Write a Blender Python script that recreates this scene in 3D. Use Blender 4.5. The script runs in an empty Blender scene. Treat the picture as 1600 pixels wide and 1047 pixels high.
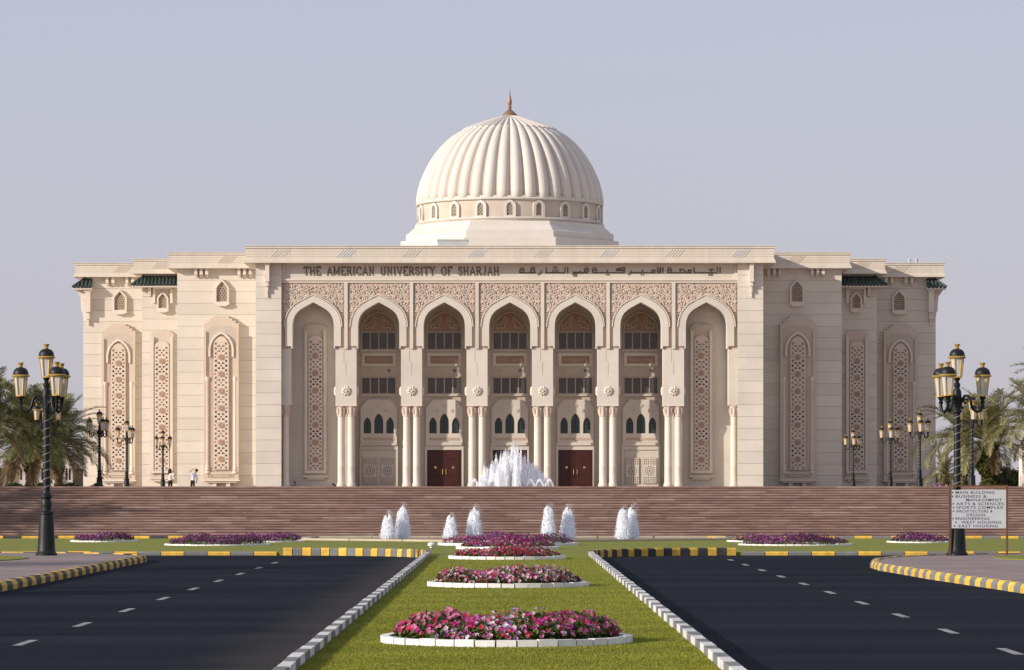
import bpy, math, random
import numpy as np
from mathutils import Vector, Matrix
rng = random.Random(7)
nr = np.random.default_rng(11)
R = math.radians
scene = bpy.context.scene

# ------------------------------------------------------------------ camera, sky, sun, exposure
FPX = 5600.0; EYE = 2.1; CX = 796.0; HY = 762.0          # focal length in photo pixels, eye height, axis
cam_d = bpy.data.cameras.new('camera'); cam = bpy.data.objects.new('camera', cam_d)
scene.collection.objects.link(cam); scene.camera = cam
cam.location = (0, 0, EYE); cam.rotation_euler = (R(90), 0, 0)
cam_d.sensor_width = 36; cam_d.lens = 36 * FPX / 1600
cam_d.shift_x = (800 - CX) / 1600; cam_d.shift_y = (HY - 523.5) / 1600
cam_d.clip_start = 0.5; cam_d.clip_end = 6000
SUN_A, SUN_E = R(62), R(19)                               # left of the facade normal, elevation
to_sun = Vector((-math.sin(SUN_A) * math.cos(SUN_E), -math.cos(SUN_A) * math.cos(SUN_E), math.sin(SUN_E)))
world = bpy.data.worlds.new('World'); scene.world = world; world.use_nodes = True
wn = world.node_tree.nodes; wl = world.node_tree.links
bg = wn['Background']
sky = wn.new('ShaderNodeTexSky'); sky.sky_type = 'NISHITA'; sky.sun_disc = False
sky.sun_elevation = SUN_E; sky.sun_rotation = math.atan2(to_sun.x, to_sun.y)
sky.air_density = 1.0; sky.dust_density = 3.0; sky.ozone_density = 2.0
hs = wn.new('ShaderNodeHueSaturation'); hs.inputs['Saturation'].default_value = 0.30
hz = wn.new('ShaderNodeMix'); hz.data_type = 'RGBA'; hz.inputs[0].default_value = 0.74
tc = wn.new('ShaderNodeTexCoord'); sz = wn.new('ShaderNodeSeparateXYZ'); wl.new(tc.outputs['Generated'], sz.inputs[0])
ht = wn.new('ShaderNodeMapRange'); ht.inputs[1].default_value = 0.0; ht.inputs[2].default_value = 0.16; wl.new(sz.outputs[2], ht.inputs[0])
hc = wn.new('ShaderNodeMix'); hc.data_type = 'RGBA'; wl.new(ht.outputs[0], hc.inputs[0])       # dusty air all round, paler towards the horizon
hc.inputs[6].default_value = (5.35, 5.05, 5.45, 1); hc.inputs[7].default_value = (4.10, 4.42, 5.65, 1); wl.new(hc.outputs[2], hz.inputs[7])
wl.new(sky.outputs[0], hs.inputs['Color']); wl.new(hs.outputs[0], hz.inputs[6]); wl.new(hz.outputs[2], bg.inputs['Color'])
bg.inputs['Strength'].default_value = 0.10
sd = bpy.data.lights.new('sun', 'SUN'); sun = bpy.data.objects.new('sun', sd); scene.collection.objects.link(sun)
sd.energy = 3.9; sd.angle = R(0.53); sd.color = (1.0, 0.915, 0.80)
sun.rotation_euler = to_sun.to_track_quat('Z', 'Y').to_euler(); sun.location = (-40, -20, 60)
vs = scene.view_settings
vs.view_transform = 'Standard'; vs.look = 'None'; vs.exposure = 0.38; vs.gamma = 1.0; vs.use_curve_mapping = False

# ------------------------------------------------------------------ helpers
COL = scene.collection
WP = {}
def PX(px, Y): return (px - CX) * Y / FPX
def PZ(py, Y): return EYE + (HY - py) * Y / FPX
def GY(py, z=0.0): return (EYE - z) * FPX / (py - HY)

class MB:
    def __init__(s): s.v = []; s.f = []; s.m = []
    def quad(s, *p, m=0):
        n = len(s.v); s.v += [tuple(q) for q in p]; s.f.append(tuple(range(n, n + len(p)))); s.m.append(m)
    def box(s, x0, x1, y0, y1, z0, z1, m=0):
        n = len(s.v)
        s.v += [(x0,y0,z0),(x1,y0,z0),(x1,y1,z0),(x0,y1,z0),(x0,y0,z1),(x1,y0,z1),(x1,y1,z1),(x0,y1,z1)]
        for f in ((0,3,2,1),(4,5,6,7),(0,1,5,4),(1,2,6,5),(2,3,7,6),(3,0,4,7)):
            s.f.append(tuple(n + i for i in f)); s.m.append(m)
        return s
    def prism(s, poly, y0, y1, m=0):                       # polygon in XZ, extruded along Y
        n = len(s.v); k = len(poly)
        s.v += [(x, y0, z) for x, z in poly] + [(x, y1, z) for x, z in poly]
        s.f.append(tuple(range(n, n + k))); s.f.append(tuple(range(n + 2*k - 1, n + k - 1, -1)))
        for i in range(k):
            j = (i + 1) % k; s.f.append((n + i, n + k + i, n + k + j, n + j))
        s.m += [m] * (k + 2); return s
    def slab(s, poly, z0, z1, m=0):                        # polygon in XY, extruded along Z
        n = len(s.v); k = len(poly)
        s.v += [(x, y, z0) for x, y in poly] + [(x, y, z1) for x, y in poly]
        s.f.append(tuple(range(n + k, n + 2*k))); s.f.append(tuple(range(n + k - 1, n - 1, -1)))
        for i in range(k):
            j = (i + 1) % k; s.f.append((n + i, n + j, n + k + j, n + k + i))
        s.m += [m] * (k + 2); return s
    def lathe(s, prof, seg=16, c=(0,0,0), a0=0.0, cap=True, m=0):
        n = len(s.v); k = len(prof)
        for i in range(seg):
            a = a0 + 2*math.pi*i/seg; ca, sa = math.cos(a), math.sin(a)
            s.v += [(c[0] + r*ca, c[1] + r*sa, c[2] + z) for r, z in prof]
        for i in range(seg):
            b = n + i*k; d = n + ((i+1) % seg)*k
            for j in range(k-1):
                s.f.append((b+j, d+j, d+j+1, b+j+1)); s.m.append(m)
        if cap:
            s.f.append(tuple(n + i*k for i in range(seg-1, -1, -1))); s.f.append(tuple(n + i*k + k-1 for i in range(seg))); s.m += [m, m]
        return s
    def tube(s, path, rad, seg=8, m=0):
        n = len(s.v); k = len(path); path = [Vector(p) for p in path]
        if not hasattr(rad, '__len__'): rad = [rad]*k
        prev = None
        for i, p in enumerate(path):
            t = (path[min(i+1, k-1)] - path[max(i-1, 0)]).normalized()
            if prev is None:
                u = t.cross(Vector((0,0,1)));  u = t.cross(Vector((1,0,0))) if u.length < 1e-3 else u
            else: u = prev - t*prev.dot(t)
            u.normalize(); prev = u; w = t.cross(u)
            for j in range(seg):
                a = 2*math.pi*j/seg; q = p + (u*math.cos(a) + w*math.sin(a))*rad[i]; s.v.append(tuple(q))
        for i in range(k-1):
            for j in range(seg):
                a = n+i*seg+j; b = n+i*seg+(j+1) % seg
                s.f.append((a, b, b+seg, a+seg)); s.m.append(m)
        s.f.append(tuple(range(n+seg-1, n-1, -1))); s.f.append(tuple(range(n+(k-1)*seg, n+k*seg))); s.m += [m, m]
        return s
    def ribbon(s, pts, w, y0, y1, m=0):                    # stroke in XZ with width w, extruded y0..y1
        pts = [Vector((p[0], p[1])) for p in pts]; k = len(pts); L = []; Q = []
        for i, p in enumerate(pts):
            t = pts[min(i+1, k-1)] - pts[max(i-1, 0)]
            t = t.normalized() if t.length > 1e-9 else Vector((1, 0)); nn = Vector((-t.y, t.x))
            if 0 < i < k-1:
                d = (pts[i+1]-pts[i]).normalized(); c = max(0.5, abs(t.dot(d)))
                nn = nn / c
            L.append(p + nn*w/2); Q.append(p - nn*w/2)
        n = len(s.v)
        for a, b in zip(L, Q): s.v += [(a.x,y0,a.y),(b.x,y0,b.y),(b.x,y1,b.y),(a.x,y1,a.y)]
        for i in range(k-1):
            o = n+4*i; q = o+4
            s.f += [(o, o+1, q+1, q), (o+1, o+2, q+2, q+1), (o+2, o+3, q+3, q+2), (o+3, o, q, q+3)]; s.m += [m]*4
        s.f += [(n+3, n+2, n+1, n), (n+4*k-4, n+4*k-3, n+4*k-2, n+4*k-1)]; s.m += [m, m]
        return s
    def mesh(s, name):
        me = bpy.data.meshes.new(name); me.from_pydata(s.v, [], s.f)
        if any(s.m): me.polygons.foreach_set('material_index', s.m)
        me.update(); return me

def fast_mesh(name, verts, nside):                          # many separate polygons of nside corners
    me = bpy.data.meshes.new(name); n = len(verts); nf = n // nside
    me.vertices.add(n); me.vertices.foreach_set('co', np.asarray(verts, dtype=np.float32).ravel())
    me.loops.add(n); me.loops.foreach_set('vertex_index', np.arange(n, dtype=np.int32))
    me.polygons.add(nf); me.polygons.foreach_set('loop_start', np.arange(0, n, nside, dtype=np.int32))
    me.update(calc_edges=True); return me

def plate(outline, holes, y0, y1, name='plate'):            # flat plate in XZ with holes, thickness y0..y1
    cu = bpy.data.curves.new(name, 'CURVE'); cu.dimensions = '2D'; cu.fill_mode = 'BOTH'; cu.extrude = (y1 - y0)/2
    for poly in [outline] + list(holes):
        sp = cu.splines.new('POLY'); sp.points.add(len(poly)-1)
        for p, q in zip(sp.points, poly): p.co = (q[0], q[1], 0, 1)
        sp.use_cyclic_u = True
    ob = bpy.data.objects.new(name, cu); me = bpy.data.meshes.new_from_object(ob)
    bpy.data.objects.remove(ob); bpy.data.curves.remove(cu)
    yc = (y0 + y1)/2
    me.transform(Matrix(((1,0,0,0),(0,0,-1,yc),(0,1,0,0),(0,0,0,1)))); me.materials.clear(); return me

def place(o, parent, loc):
    COL.objects.link(o); o.parent = parent; o.location = loc; return o
def add(name, g, mat, parent=None, local=False, smooth=None, kind=None, label=None, cat=None, group=None):
    me = g.mesh(name) if isinstance(g, MB) else g
    for m in (mat if isinstance(mat, (list, tuple)) else [mat]): me.materials.append(m)
    if smooth is not None:
        me.polygons.foreach_set('use_smooth', [True]*len(me.polygons)); me.set_sharp_from_angle(angle=R(smooth))
    o = bpy.data.objects.new(name, me); loc = Vector((0,0,0))
    if not local:
        co = np.empty(len(me.vertices)*3, dtype=np.float32); me.vertices.foreach_get('co', co); co = co.reshape(-1, 3)
        lo, hi = co.min(0), co.max(0); c = Vector(((lo[0]+hi[0])/2, (lo[1]+hi[1])/2, lo[2]))
        c = Vector([float(x) for x in c])
        me.transform(Matrix.Translation(-c)); WP[o.name] = c
        loc = c - (WP.get(parent.name, Vector((0,0,0))) if parent else Vector((0,0,0)))
    place(o, parent, loc)
    if not local:
        WP[o.name] = c
    return tag(o, label, cat, group, kind)
def tag(o, label=None, cat=None, group=None, kind=None):
    if label: o['label'] = label
    if cat: o['category'] = cat
    if group: o['group'] = group
    if kind: o['kind'] = kind
    return o
def empty(name, loc, label=None, cat=None, group=None, kind=None, rz=0, sc=1):
    o = bpy.data.objects.new(name, None); o.empty_display_size = 0.3; COL.objects.link(o)
    o.location = loc; o.rotation_euler.z = rz; o.scale = (sc, sc, sc); WP[o.name] = Vector(loc)
    return tag(o, label, cat, group, kind)
def clone(o, parent, world, smooth=None, name=None):         # same mesh, its base centre at another world point
    c = o.copy(); COL.objects.link(c); c.parent = parent
    w = Vector(world); c.location = w - WP.get(parent.name, Vector((0,0,0))) if parent else w; WP[c.name] = w
    return c
def copy_tree(o, parent=None):
    c = o.copy(); COL.objects.link(c); c.parent = parent
    for ch in o.children: copy_tree(ch, c)
    return c

# ------------------------------------------------------------------ materials
def mat(name, col, rough=0.8, var=0.10, scale=1.2, var2=None, rnd=0.0, bump=0.0, bscale=8.0, metal=0.0, spec=0.3, stretch=(1,1,1), alpha=1.0):
    m = bpy.data.materials.new(name); m.use_nodes = True; nt = m.node_tree; n = nt.nodes; l = nt.links
    b = n['Principled BSDF']; b.inputs['Roughness'].default_value = rough; b.inputs['Metallic'].default_value = metal
    b.inputs['Specular IOR Level'].default_value = spec; b.inputs['Alpha'].default_value = alpha
    g = n.new('ShaderNodeNewGeometry'); mp = n.new('ShaderNodeMapping'); mp.inputs['Scale'].default_value = stretch
    l.new(g.outputs['Position'], mp.inputs['Vector'])
    t = n.new('ShaderNodeTexNoise'); t.inputs['Scale'].default_value = scale; t.inputs['Detail'].default_value = 6; t.inputs['Roughness'].default_value = 0.65
    l.new(mp.outputs[0], t.inputs['Vector'])
    r = n.new('ShaderNodeValToRGB'); l.new(t.outputs['Fac'], r.inputs['Fac'])
    c2 = var2 if var2 else tuple(c*(1+var) for c in col); c1 = tuple(c*(1-var) for c in col) if not var2 else col
    r.color_ramp.elements[0].position = 0.3; r.color_ramp.elements[1].position = 0.7
    r.color_ramp.elements[0].color = (*c1, 1); r.color_ramp.elements[1].color = (*c2, 1)
    out = r.outputs['Color']
    if rnd:
        oi = n.new('ShaderNodeObjectInfo'); mr = n.new('ShaderNodeMapRange'); mr.inputs[3].default_value = 1-rnd; mr.inputs[4].default_value = 1+rnd
        l.new(oi.outputs['Random'], mr.inputs[0]); mx = n.new('ShaderNodeVectorMath'); mx.operation = 'SCALE'
        l.new(out, mx.inputs[0]); l.new(mr.outputs[0], mx.inputs['Scale']); out = mx.outputs[0]
    l.new(out, b.inputs['Base Color'])
    if bump:
        t2 = n.new('ShaderNodeTexNoise'); t2.inputs['Scale'].default_value = bscale; t2.inputs['Detail'].default_value = 4
        l.new(g.outputs['Position'], t2.inputs['Vector'])
        bm = n.new('ShaderNodeBump'); bm.inputs['Strength'].default_value = bump; bm.inputs['Distance'].default_value = 0.03
        l.new(t2.outputs['Fac'], bm.inputs['Height']); l.new(bm.outputs[0], b.inputs['Normal'])
    return m
M = {}
M['stone'] = mat('wing_limestone', (0.625,0.56,0.475), 0.85, 0.07, 0.35, rnd=0.05, bump=0.15, bscale=5)
M['stone_c'] = mat('portal_limestone', (0.605,0.55,0.475), 0.85, 0.08, 0.4, rnd=0.05, bump=0.15, bscale=5)  # slightly darker than the wing stone: dimmer light on the front put into colour
M['wframe'] = mat('window_surround_stone', (0.56,0.465,0.375), 0.85, 0.06, 0.6)
M['joint'] = mat('joint_mortar', (0.40,0.325,0.25), 0.95, 0.05)
M['trim'] = mat('carved_trim_stone', (0.67,0.59,0.505), 0.8, 0.05, 0.8)
M['cornice'] = mat('cornice_stone', (0.62,0.555,0.465), 0.85, 0.085, 1.1, stretch=(1.5,1,0.2))
M['domew'] = mat('dome_white_stone', (0.60,0.545,0.485), 0.8, 0.06, 0.6, stretch=(1,1,0.4))
M['domepink'] = mat('dome_groove_stone', (0.52,0.38,0.30), 0.85, 0.06)
M['pink'] = mat('carved_pink_sandstone', (0.50,0.375,0.29), 0.9, 0.12, 1.0)
M['relief'] = mat('scroll_relief_stone', (0.60,0.50,0.415), 0.85, 0.08, 1.0)
M['disc'] = mat('carved_disc_stone', (0.40,0.275,0.20), 0.9, 0.12, 2.0)
M['red'] = mat('carved_red_sandstone', (0.36,0.225,0.155), 0.9, 0.12, 2.0)
M['beige'] = mat('panel_beige_stone', (0.50,0.425,0.35), 0.9, 0.08, 1.0)
M['backing'] = mat('lattice_backing_stone', (0.34,0.27,0.205), 0.9, 0.10, 1.5)
M['dark'] = mat('dark_window_glass', (0.035,0.03,0.027), 0.25, 0.2, 1.0, spec=0.5)
M['winb'] = mat('bronze_window_glass', (0.075,0.062,0.056), 0.2, 0.15, 0.6, spec=0.5)
M['frame'] = mat('window_frame_paint', (0.42,0.36,0.29), 0.6, 0.05)
M['teal'] = mat('stained_teal_glass', (0.035,0.055,0.055), 0.35, 0.5, 9.0, spec=0.4)
M['wood'] = mat('mahogany_door_wood', (0.055,0.013,0.009), 0.4, 0.3, 1.2, stretch=(6,6,0.6), spec=0.4)
M['brass'] = mat('polished_brass', (0.75,0.52,0.20), 0.3, 0.08, metal=1.0)
M['bronze'] = mat('letter_bronze', (0.15,0.11,0.072), 0.6, 0.15, 3.0, metal=0.2)
M['tile'] = mat('green_roof_tile', (0.040,0.056,0.048), 0.5, 0.3, 2.0, rnd=0.25, spec=0.5)
M['copper'] = mat('finial_copper', (0.28,0.17,0.11), 0.5, 0.15, metal=0.5)
M['roofbox'] = mat('roof_grey_metal', (0.42,0.42,0.42), 0.6, 0.06)
M['pblue'] = mat('motif_blue_tile', (0.50,0.54,0.60), 0.5, 0.1)
M['pyel'] = mat('motif_yellow_tile', (0.66,0.56,0.38), 0.5, 0.1)
M['pcr'] = mat('motif_groove_stone', (0.52,0.44,0.35), 0.8, 0.05)
M['asphalt'] = mat('asphalt', (0.0055,0.0078,0.0125), 0.95, 0.25, 0.35, var2=(0.019,0.023,0.031), bump=0.2, bscale=50, stretch=(0.10,0.9,1), spec=0.04)  # uneven tone; its long crosswise streaks also paint palm shadows into the colour
def dust(m):
    n = m.node_tree.nodes; l = m.node_tree.links; b = n['Principled BSDF']; src = b.inputs['Base Color'].links[0].from_socket
    g = n.new('ShaderNodeNewGeometry'); sx = n.new('ShaderNodeSeparateXYZ'); l.new(g.outputs['Position'], sx.inputs[0])
    t = n.new('ShaderNodeTexNoise'); t.inputs['Scale'].default_value = 0.6; t.inputs['Detail'].default_value = 5; l.new(g.outputs['Position'], t.inputs['Vector'])
    ad = n.new('ShaderNodeMath'); ad.operation = 'MULTIPLY_ADD'; ad.inputs[1].default_value = 1.4; l.new(t.outputs['Fac'], ad.inputs[0]); l.new(sx.outputs[0], ad.inputs[2])
    mr = n.new('ShaderNodeMapRange'); mr.interpolation_type = 'SMOOTHSTEP'; mr.inputs[1].default_value = -3.4; mr.inputs[2].default_value = -1.9; mr.inputs[3].default_value = 0.0; mr.inputs[4].default_value = 0.75; l.new(ad.outputs[0], mr.inputs[0])
    gt = n.new('ShaderNodeMath'); gt.operation = 'LESS_THAN'; gt.inputs[1].default_value = 0.0; l.new(sx.outputs[0], gt.inputs[0])
    ml = n.new('ShaderNodeMath'); ml.operation = 'MULTIPLY'; l.new(mr.outputs[0], ml.inputs[0]); l.new(gt.outputs[0], ml.inputs[1])
    mx = n.new('ShaderNodeMix'); mx.data_type = 'RGBA'; l.new(ml.outputs[0], mx.inputs[0]); l.new(src, mx.inputs[6]); mx.inputs[7].default_value = (0.052,0.047,0.042,1); l.new(mx.outputs[2], b.inputs['Base Color'])
dust(M['asphalt'])
M['marking'] = mat('road_paint_white', (0.235,0.235,0.235), 0.8, 0.6, 4.0)
M['kyel'] = mat('kerb_paint_yellow', (0.62,0.38,0.06), 0.75, 0.25, 4.0, rnd=0.08)
M['kblk'] = mat('kerb_paint_black', (0.045,0.045,0.05), 0.7, 0.25, 5.0, rnd=0.15)
M['kgry'] = mat('kerb_worn_grey', (0.16,0.16,0.16), 0.8, 0.2, 5.0, rnd=0.12)
M['kwht'] = mat('kerb_paint_white', (0.58,0.57,0.55), 0.75, 0.22, 5.0, rnd=0.06)
M['edge'] = mat('edging_brick_white', (0.74,0.72,0.69), 0.75, 0.08, 8.0, rnd=0.05)
M['soil'] = mat('bed_soil', (0.05,0.035,0.02), 0.95, 0.3, 4.0)
M['lawn'] = mat('lawn_turf', (0.148,0.158,0.018), 0.9, 0.2, 1.4, var2=(0.21,0.22,0.028), bump=0.6, bscale=30)
M['rim'] = mat('basin_rim_stone', (0.44,0.37,0.27), 0.85, 0.1, 1.5)
M['plaza'] = mat('plaza_paving', (0.38,0.28,0.23), 0.85, 0.1, 0.7)
M['iron'] = mat('lamp_cast_iron', (0.005,0.0065,0.007), 0.5, 0.3, 5.0, spec=0.35)
M['gold'] = mat('lamp_gold_paint', (0.60,0.39,0.10), 0.38, 0.12, 6.0, metal=0.55)
M['lglass'] = mat('lantern_glass', (0.62,0.60,0.58), 0.25, 0.08, 2.0, spec=0.6, alpha=0.72)
M['garland'] = mat('light_string_plastic', (0.42,0.41,0.38), 0.5, 0.1)
M['signp'] = mat('sign_panel_paint', (0.48,0.49,0.53), 0.6, 0.05, 3.0)
M['signf'] = mat('sign_frame_rust', (0.13,0.060,0.025), 0.7, 0.25, 6.0)
M['ink'] = mat('sign_lettering_ink', (0.03,0.03,0.035), 0.7, 0.1)
M['trunk'] = mat('palm_trunk_bark', (0.13,0.085,0.05), 0.95, 0.35, 3.0, bump=0.6, bscale=12)
M['steel'] = mat('floodlight_housing', (0.02,0.012,0.01), 0.5, 0.2)
M['far'] = mat('far_building_stone', (0.42,0.40,0.39), 0.9, 0.06, 0.4)
M['skin'] = mat('skin', (0.30,0.16,0.10), 0.6, 0.1, 8); M['shirt'] = mat('white_shirt_cotton', (0.72,0.72,0.76), 0.85, 0.05, 8)
M['trous'] = mat('black_trousers', (0.010,0.010,0.013), 0.85, 0.2, 8); M['hair'] = mat('dark_hair', (0.018,0.010,0.008), 0.6, 0.3, 20)

def attr_mat(name, rough=0.7, trans=0.0):                    # colour from a mesh attribute 'col'
    m = bpy.data.materials.new(name); m.use_nodes = True; n = m.node_tree.nodes; l = m.node_tree.links
    b = n['Principled BSDF']; b.inputs['Roughness'].default_value = rough; b.inputs['Specular IOR Level'].default_value = 0.25
    a = n.new('ShaderNodeAttribute'); a.attribute_name = 'col'; l.new(a.outputs['Color'], b.inputs['Base Color'])
    if trans:
        t = n.new('ShaderNodeBsdfTranslucent'); l.new(a.outputs['Color'], t.inputs['Color']); mx = n.new('ShaderNodeMixShader')
        mx.inputs[0].default_value = trans; l.new(b.outputs[0], mx.inputs[1]); l.new(t.outputs[0], mx.inputs[2])
        l.new(mx.outputs[0], n['Material Output'].inputs['Surface'])
    return m
M['petal'] = attr_mat('petunia_petals', 0.6, 0.25); M['leaf'] = attr_mat('bedding_leaves', 0.6, 0.2)
M['blade'] = attr_mat('grass_blades', 0.6, 0.25); M['frond'] = attr_mat('palm_leaflets', 0.55, 0.2)
def set_cols(me, cols, nside):                               # one colour per polygon
    a = me.color_attributes.new('col', 'FLOAT_COLOR', 'CORNER')
    c = np.ones((len(cols), 4), dtype=np.float32); c[:, :3] = cols
    a.data.foreach_set('color', np.repeat(c, nside, axis=0).ravel())

def step_mat():
    m = bpy.data.materials.new('stair_red_granite'); m.use_nodes = True; n = m.node_tree.nodes; l = m.node_tree.links
    b = n['Principled BSDF']; b.inputs['Roughness'].default_value = 0.75; b.inputs['Specular IOR Level'].default_value = 0.25
    g = n.new('ShaderNodeNewGeometry'); sx = n.new('ShaderNodeSeparateXYZ'); l.new(g.outputs['Position'], sx.inputs[0])
    oi = n.new('ShaderNodeObjectInfo')
    a = n.new('ShaderNodeMath'); a.operation = 'MULTIPLY_ADD'; a.inputs[1].default_value = 0.62; l.new(sx.outputs[0], a.inputs[0]); 
    rm = n.new('ShaderNodeMath'); rm.operation = 'MULTIPLY'; rm.inputs[1].default_value = 37.0; l.new(oi.outputs['Random'], rm.inputs[0]); l.new(rm.outputs[0], a.inputs[2])
    fl = n.new('ShaderNodeMath'); fl.operation = 'FLOOR'; l.new(a.outputs[0], fl.inputs[0])
    cb = n.new('ShaderNodeCombineXYZ'); l.new(fl.outputs[0], cb.inputs[0]); l.new(oi.outputs['Random'], cb.inputs[1])
    w = n.new('ShaderNodeTexWhiteNoise'); l.new(cb.outputs[0], w.inputs['Vector'])
    r = n.new('ShaderNodeValToRGB'); l.new(w.outputs['Value'], r.inputs['Fac'])
    cols = [(0.0,(0.215,0.135,0.11)),(0.3,(0.235,0.152,0.125)),(0.6,(0.255,0.168,0.14)),(0.9,(0.275,0.187,0.155)),(1.0,(0.34,0.25,0.205))]
    while len(r.color_ramp.elements) < 5: r.color_ramp.elements.new(0.5)
    for e, (p, c) in zip(r.color_ramp.elements, cols): e.position = p; e.color = (*c, 1)
    t = n.new('ShaderNodeTexNoise'); t.inputs['Scale'].default_value = 1.0; t.inputs['Detail'].default_value = 6
    mp = n.new('ShaderNodeMapping'); mp.inputs['Scale'].default_value = (1.5, 2, 9); l.new(g.outputs['Position'], mp.inputs[0]); l.new(mp.outputs[0], t.inputs['Vector'])
    mr = n.new('ShaderNodeMapRange'); mr.inputs[1].default_value = 0.3; mr.inputs[2].default_value = 0.7; mr.inputs[3].default_value = 0.78; mr.inputs[4].default_value = 1.22; l.new(t.outputs['Fac'], mr.inputs[0])
    sc = n.new('ShaderNodeVectorMath'); sc.operation = 'SCALE'; l.new(r.outputs[0], sc.inputs[0]); l.new(mr.outputs[0], sc.inputs['Scale'])
    l.new(sc.outputs[0], b.inputs['Base Color']); return m
M['step'] = step_mat()
def paver_mat():
    m = bpy.data.materials.new('interlocking_pavers'); m.use_nodes = True; n = m.node_tree.nodes; l = m.node_tree.links
    b = n['Principled BSDF']; b.inputs['Roughness'].default_value = 0.85
    g = n.new('ShaderNodeNewGeometry'); br = n.new('ShaderNodeTexBrick'); br.inputs['Scale'].default_value = 4.0
    br.inputs['Color1'].default_value = (0.20,0.145,0.135,1); br.inputs['Color2'].default_value = (0.26,0.195,0.18,1); br.inputs['Mortar'].default_value = (0.12,0.10,0.095,1)
    br.inputs['Mortar Size'].default_value = 0.012; l.new(g.outputs['Position'], br.inputs['Vector'])
    t = n.new('ShaderNodeTexNoise'); t.inputs['Scale'].default_value = 0.5; t.inputs['Detail'].default_value = 5; l.new(g.outputs['Position'], t.inputs['Vector'])
    mr = n.new('ShaderNodeMapRange'); mr.inputs[1].default_value = 0.3; mr.inputs[2].default_value = 0.7; mr.inputs[3].default_value = 0.8; mr.inputs[4].default_value = 1.2; l.new(t.outputs['Fac'], mr.inputs[0])
    sc = n.new('ShaderNodeVectorMath'); sc.operation = 'SCALE'; l.new(br.outputs[0], sc.inputs[0]); l.new(mr.outputs[0], sc.inputs['Scale']); l.new(sc.outputs[0], b.inputs['Base Color']); return m
M['paver'] = paver_mat()
def water_mat():
    m = bpy.data.materials.new('aerated_water'); m.use_nodes = True; n = m.node_tree.nodes; l = m.node_tree.links
    b = n['Principled BSDF']; b.inputs['Base Color'].default_value = (0.97,0.97,0.98,1); b.inputs['Roughness'].default_value = 0.5
    tr = n.new('ShaderNodeBsdfTranslucent'); tr.inputs['Color'].default_value = (0.95,0.96,1.0,1)
    mx = n.new('ShaderNodeMixShader'); mx.inputs[0].default_value = 0.5
    l.new(b.outputs[0], mx.inputs[1]); l.new(tr.outputs[0], mx.inputs[2]); l.new(mx.outputs[0], n['Material Output'].inputs['Surface']); return m
M['foam'] = water_mat()
M['pool'] = mat('basin_water', (0.05,0.08,0.09), 0.08, 0.1, spec=0.6)

# ------------------------------------------------------------------ ground, roads, lawn
ground = MB(); ground.quad((-2500,-300,-0.02),(2500,-300,-0.02),(2500,5500,-0.02),(-2500,5500,-0.02))
M['sand'] = mat('sandy_ground', (0.30,0.24,0.17), 0.95, 0.1, 0.05)
add('ground', ground, M['sand'], kind='structure')
road = MB(); road.quad((-60,-20,0),(60,-20,0),(60,146,0),(-60,146,0))
add('road', road, M['asphalt'], kind='structure')
KR = 4.7; KX = 2.5; KYC = 106.3                                # corner radius of the median ends
arcL = [(-KX-KR+KR*math.sin(a), KYC+KR*math.cos(a)) for a in [R(90)*i/10 for i in range(10, -1, -1)]]   # from median edge out to the lawn front
med = [(KX-0.1, 20), (KX-0.1, KYC)]
arcR = [(KX+KR-KR*math.sin(a), KYC+KR*math.cos(a)) for a in [R(90)*i/10 for i in range(10, -1, -1)]]
LZ = 0.10
outline = [(-KX+0.1, 20), (KX-0.1, 20)] + [(x-0.05*0, y+0.06) for x, y in arcR] + [(60, KYC+KR+0.06), (60, 141.1), (-60, 141.1), (-60, KYC+KR+0.06)] + [(x, y+0.06) for x, y in reversed(arcL)]
add('lawn', MB().slab(outline, -0.015, LZ), M['lawn'], kind='structure')

def dash(y0, y1, x, w=0.125): return MB().box(x-w/2, x+w/2, y0, y1, 0.001, 0.004)
marks = empty('lane_markings', (0, 60, 0.0), kind='structure')
for k in range(10):
    y = 41.2 + 6.45*k
    if y < 104:
        add('lane_dash', dash(y, y+1.7, -6.55), M['marking'], marks)
        add('lane_dash', dash(y+3.9, y+5.6, 6.42), M['marking'], marks)
# kerbs --------------------------------------------------------------
def kerb_line(name, pts, step, mats, w, z0, z1, side=1, ch=0.03, start=0):
    """blocks along a polyline, width w to the `side` of it"""
    root = empty(name, (pts[0][0], pts[0][1], 0), kind='structure')
    P = [Vector(p) for p in pts]; L = [0]
    for a, b in zip(P, P[1:]): L.append(L[-1] + (b-a).length)
    def at(s):
        for i in range(len(P)-1):
            if s <= L[i+1] or i == len(P)-2:
                d = (P[i+1]-P[i]).normalized(); return P[i] + d*(s-L[i]), d
    n = int(L[-1]/step)
    for k in range(n):
        a, da = at(k*step+0.012); b, db = at((k+1)*step-0.012)
        na = Vector((-da.y, da.x))*side; nb = Vector((-db.y, db.x))*side
        m = MB(); prof = [(0, z0), (0, z1-ch*1.6), (ch, z1), (w, z1), (w, z0)]
        jz = rng.uniform(-0.006, 0.006); jx = rng.uniform(-0.008, 0.008)
        va = [(a.x+na.x*(u+jx), a.y+na.y*(u+jx), z+(jz if z > z0 else 0)) for u, z in prof]; vb = [(b.x+nb.x*(u+jx), b.y+nb.y*(u+jx), z+(jz if z > z0 else 0)) for u, z in prof]
        m.v = va+vb; k5 = 5
        for i in range(5):
            j = (i+1) % 5; m.f.append((i, j, 5+j, 5+i)); m.m.append(0)
        m.f += [(4,3,2,1,0), (5,6,7,8,9)]; m.m += [0,0]
        add('kerb_block', m, mats[(k+start) % len(mats)], root)
    return root
kerb_line('median_kerb', [(-KX, 30), (-KX, KYC)], 1.0, [M['kwht'], M['kgry']], 0.17, -0.015, 0.21, side=-1)
kerb_line('median_kerb', [(KX, 30), (KX, KYC)], 1.0, [M['kgry'], M['kwht']], 0.17, -0.015, 0.21, side=1)
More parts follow.
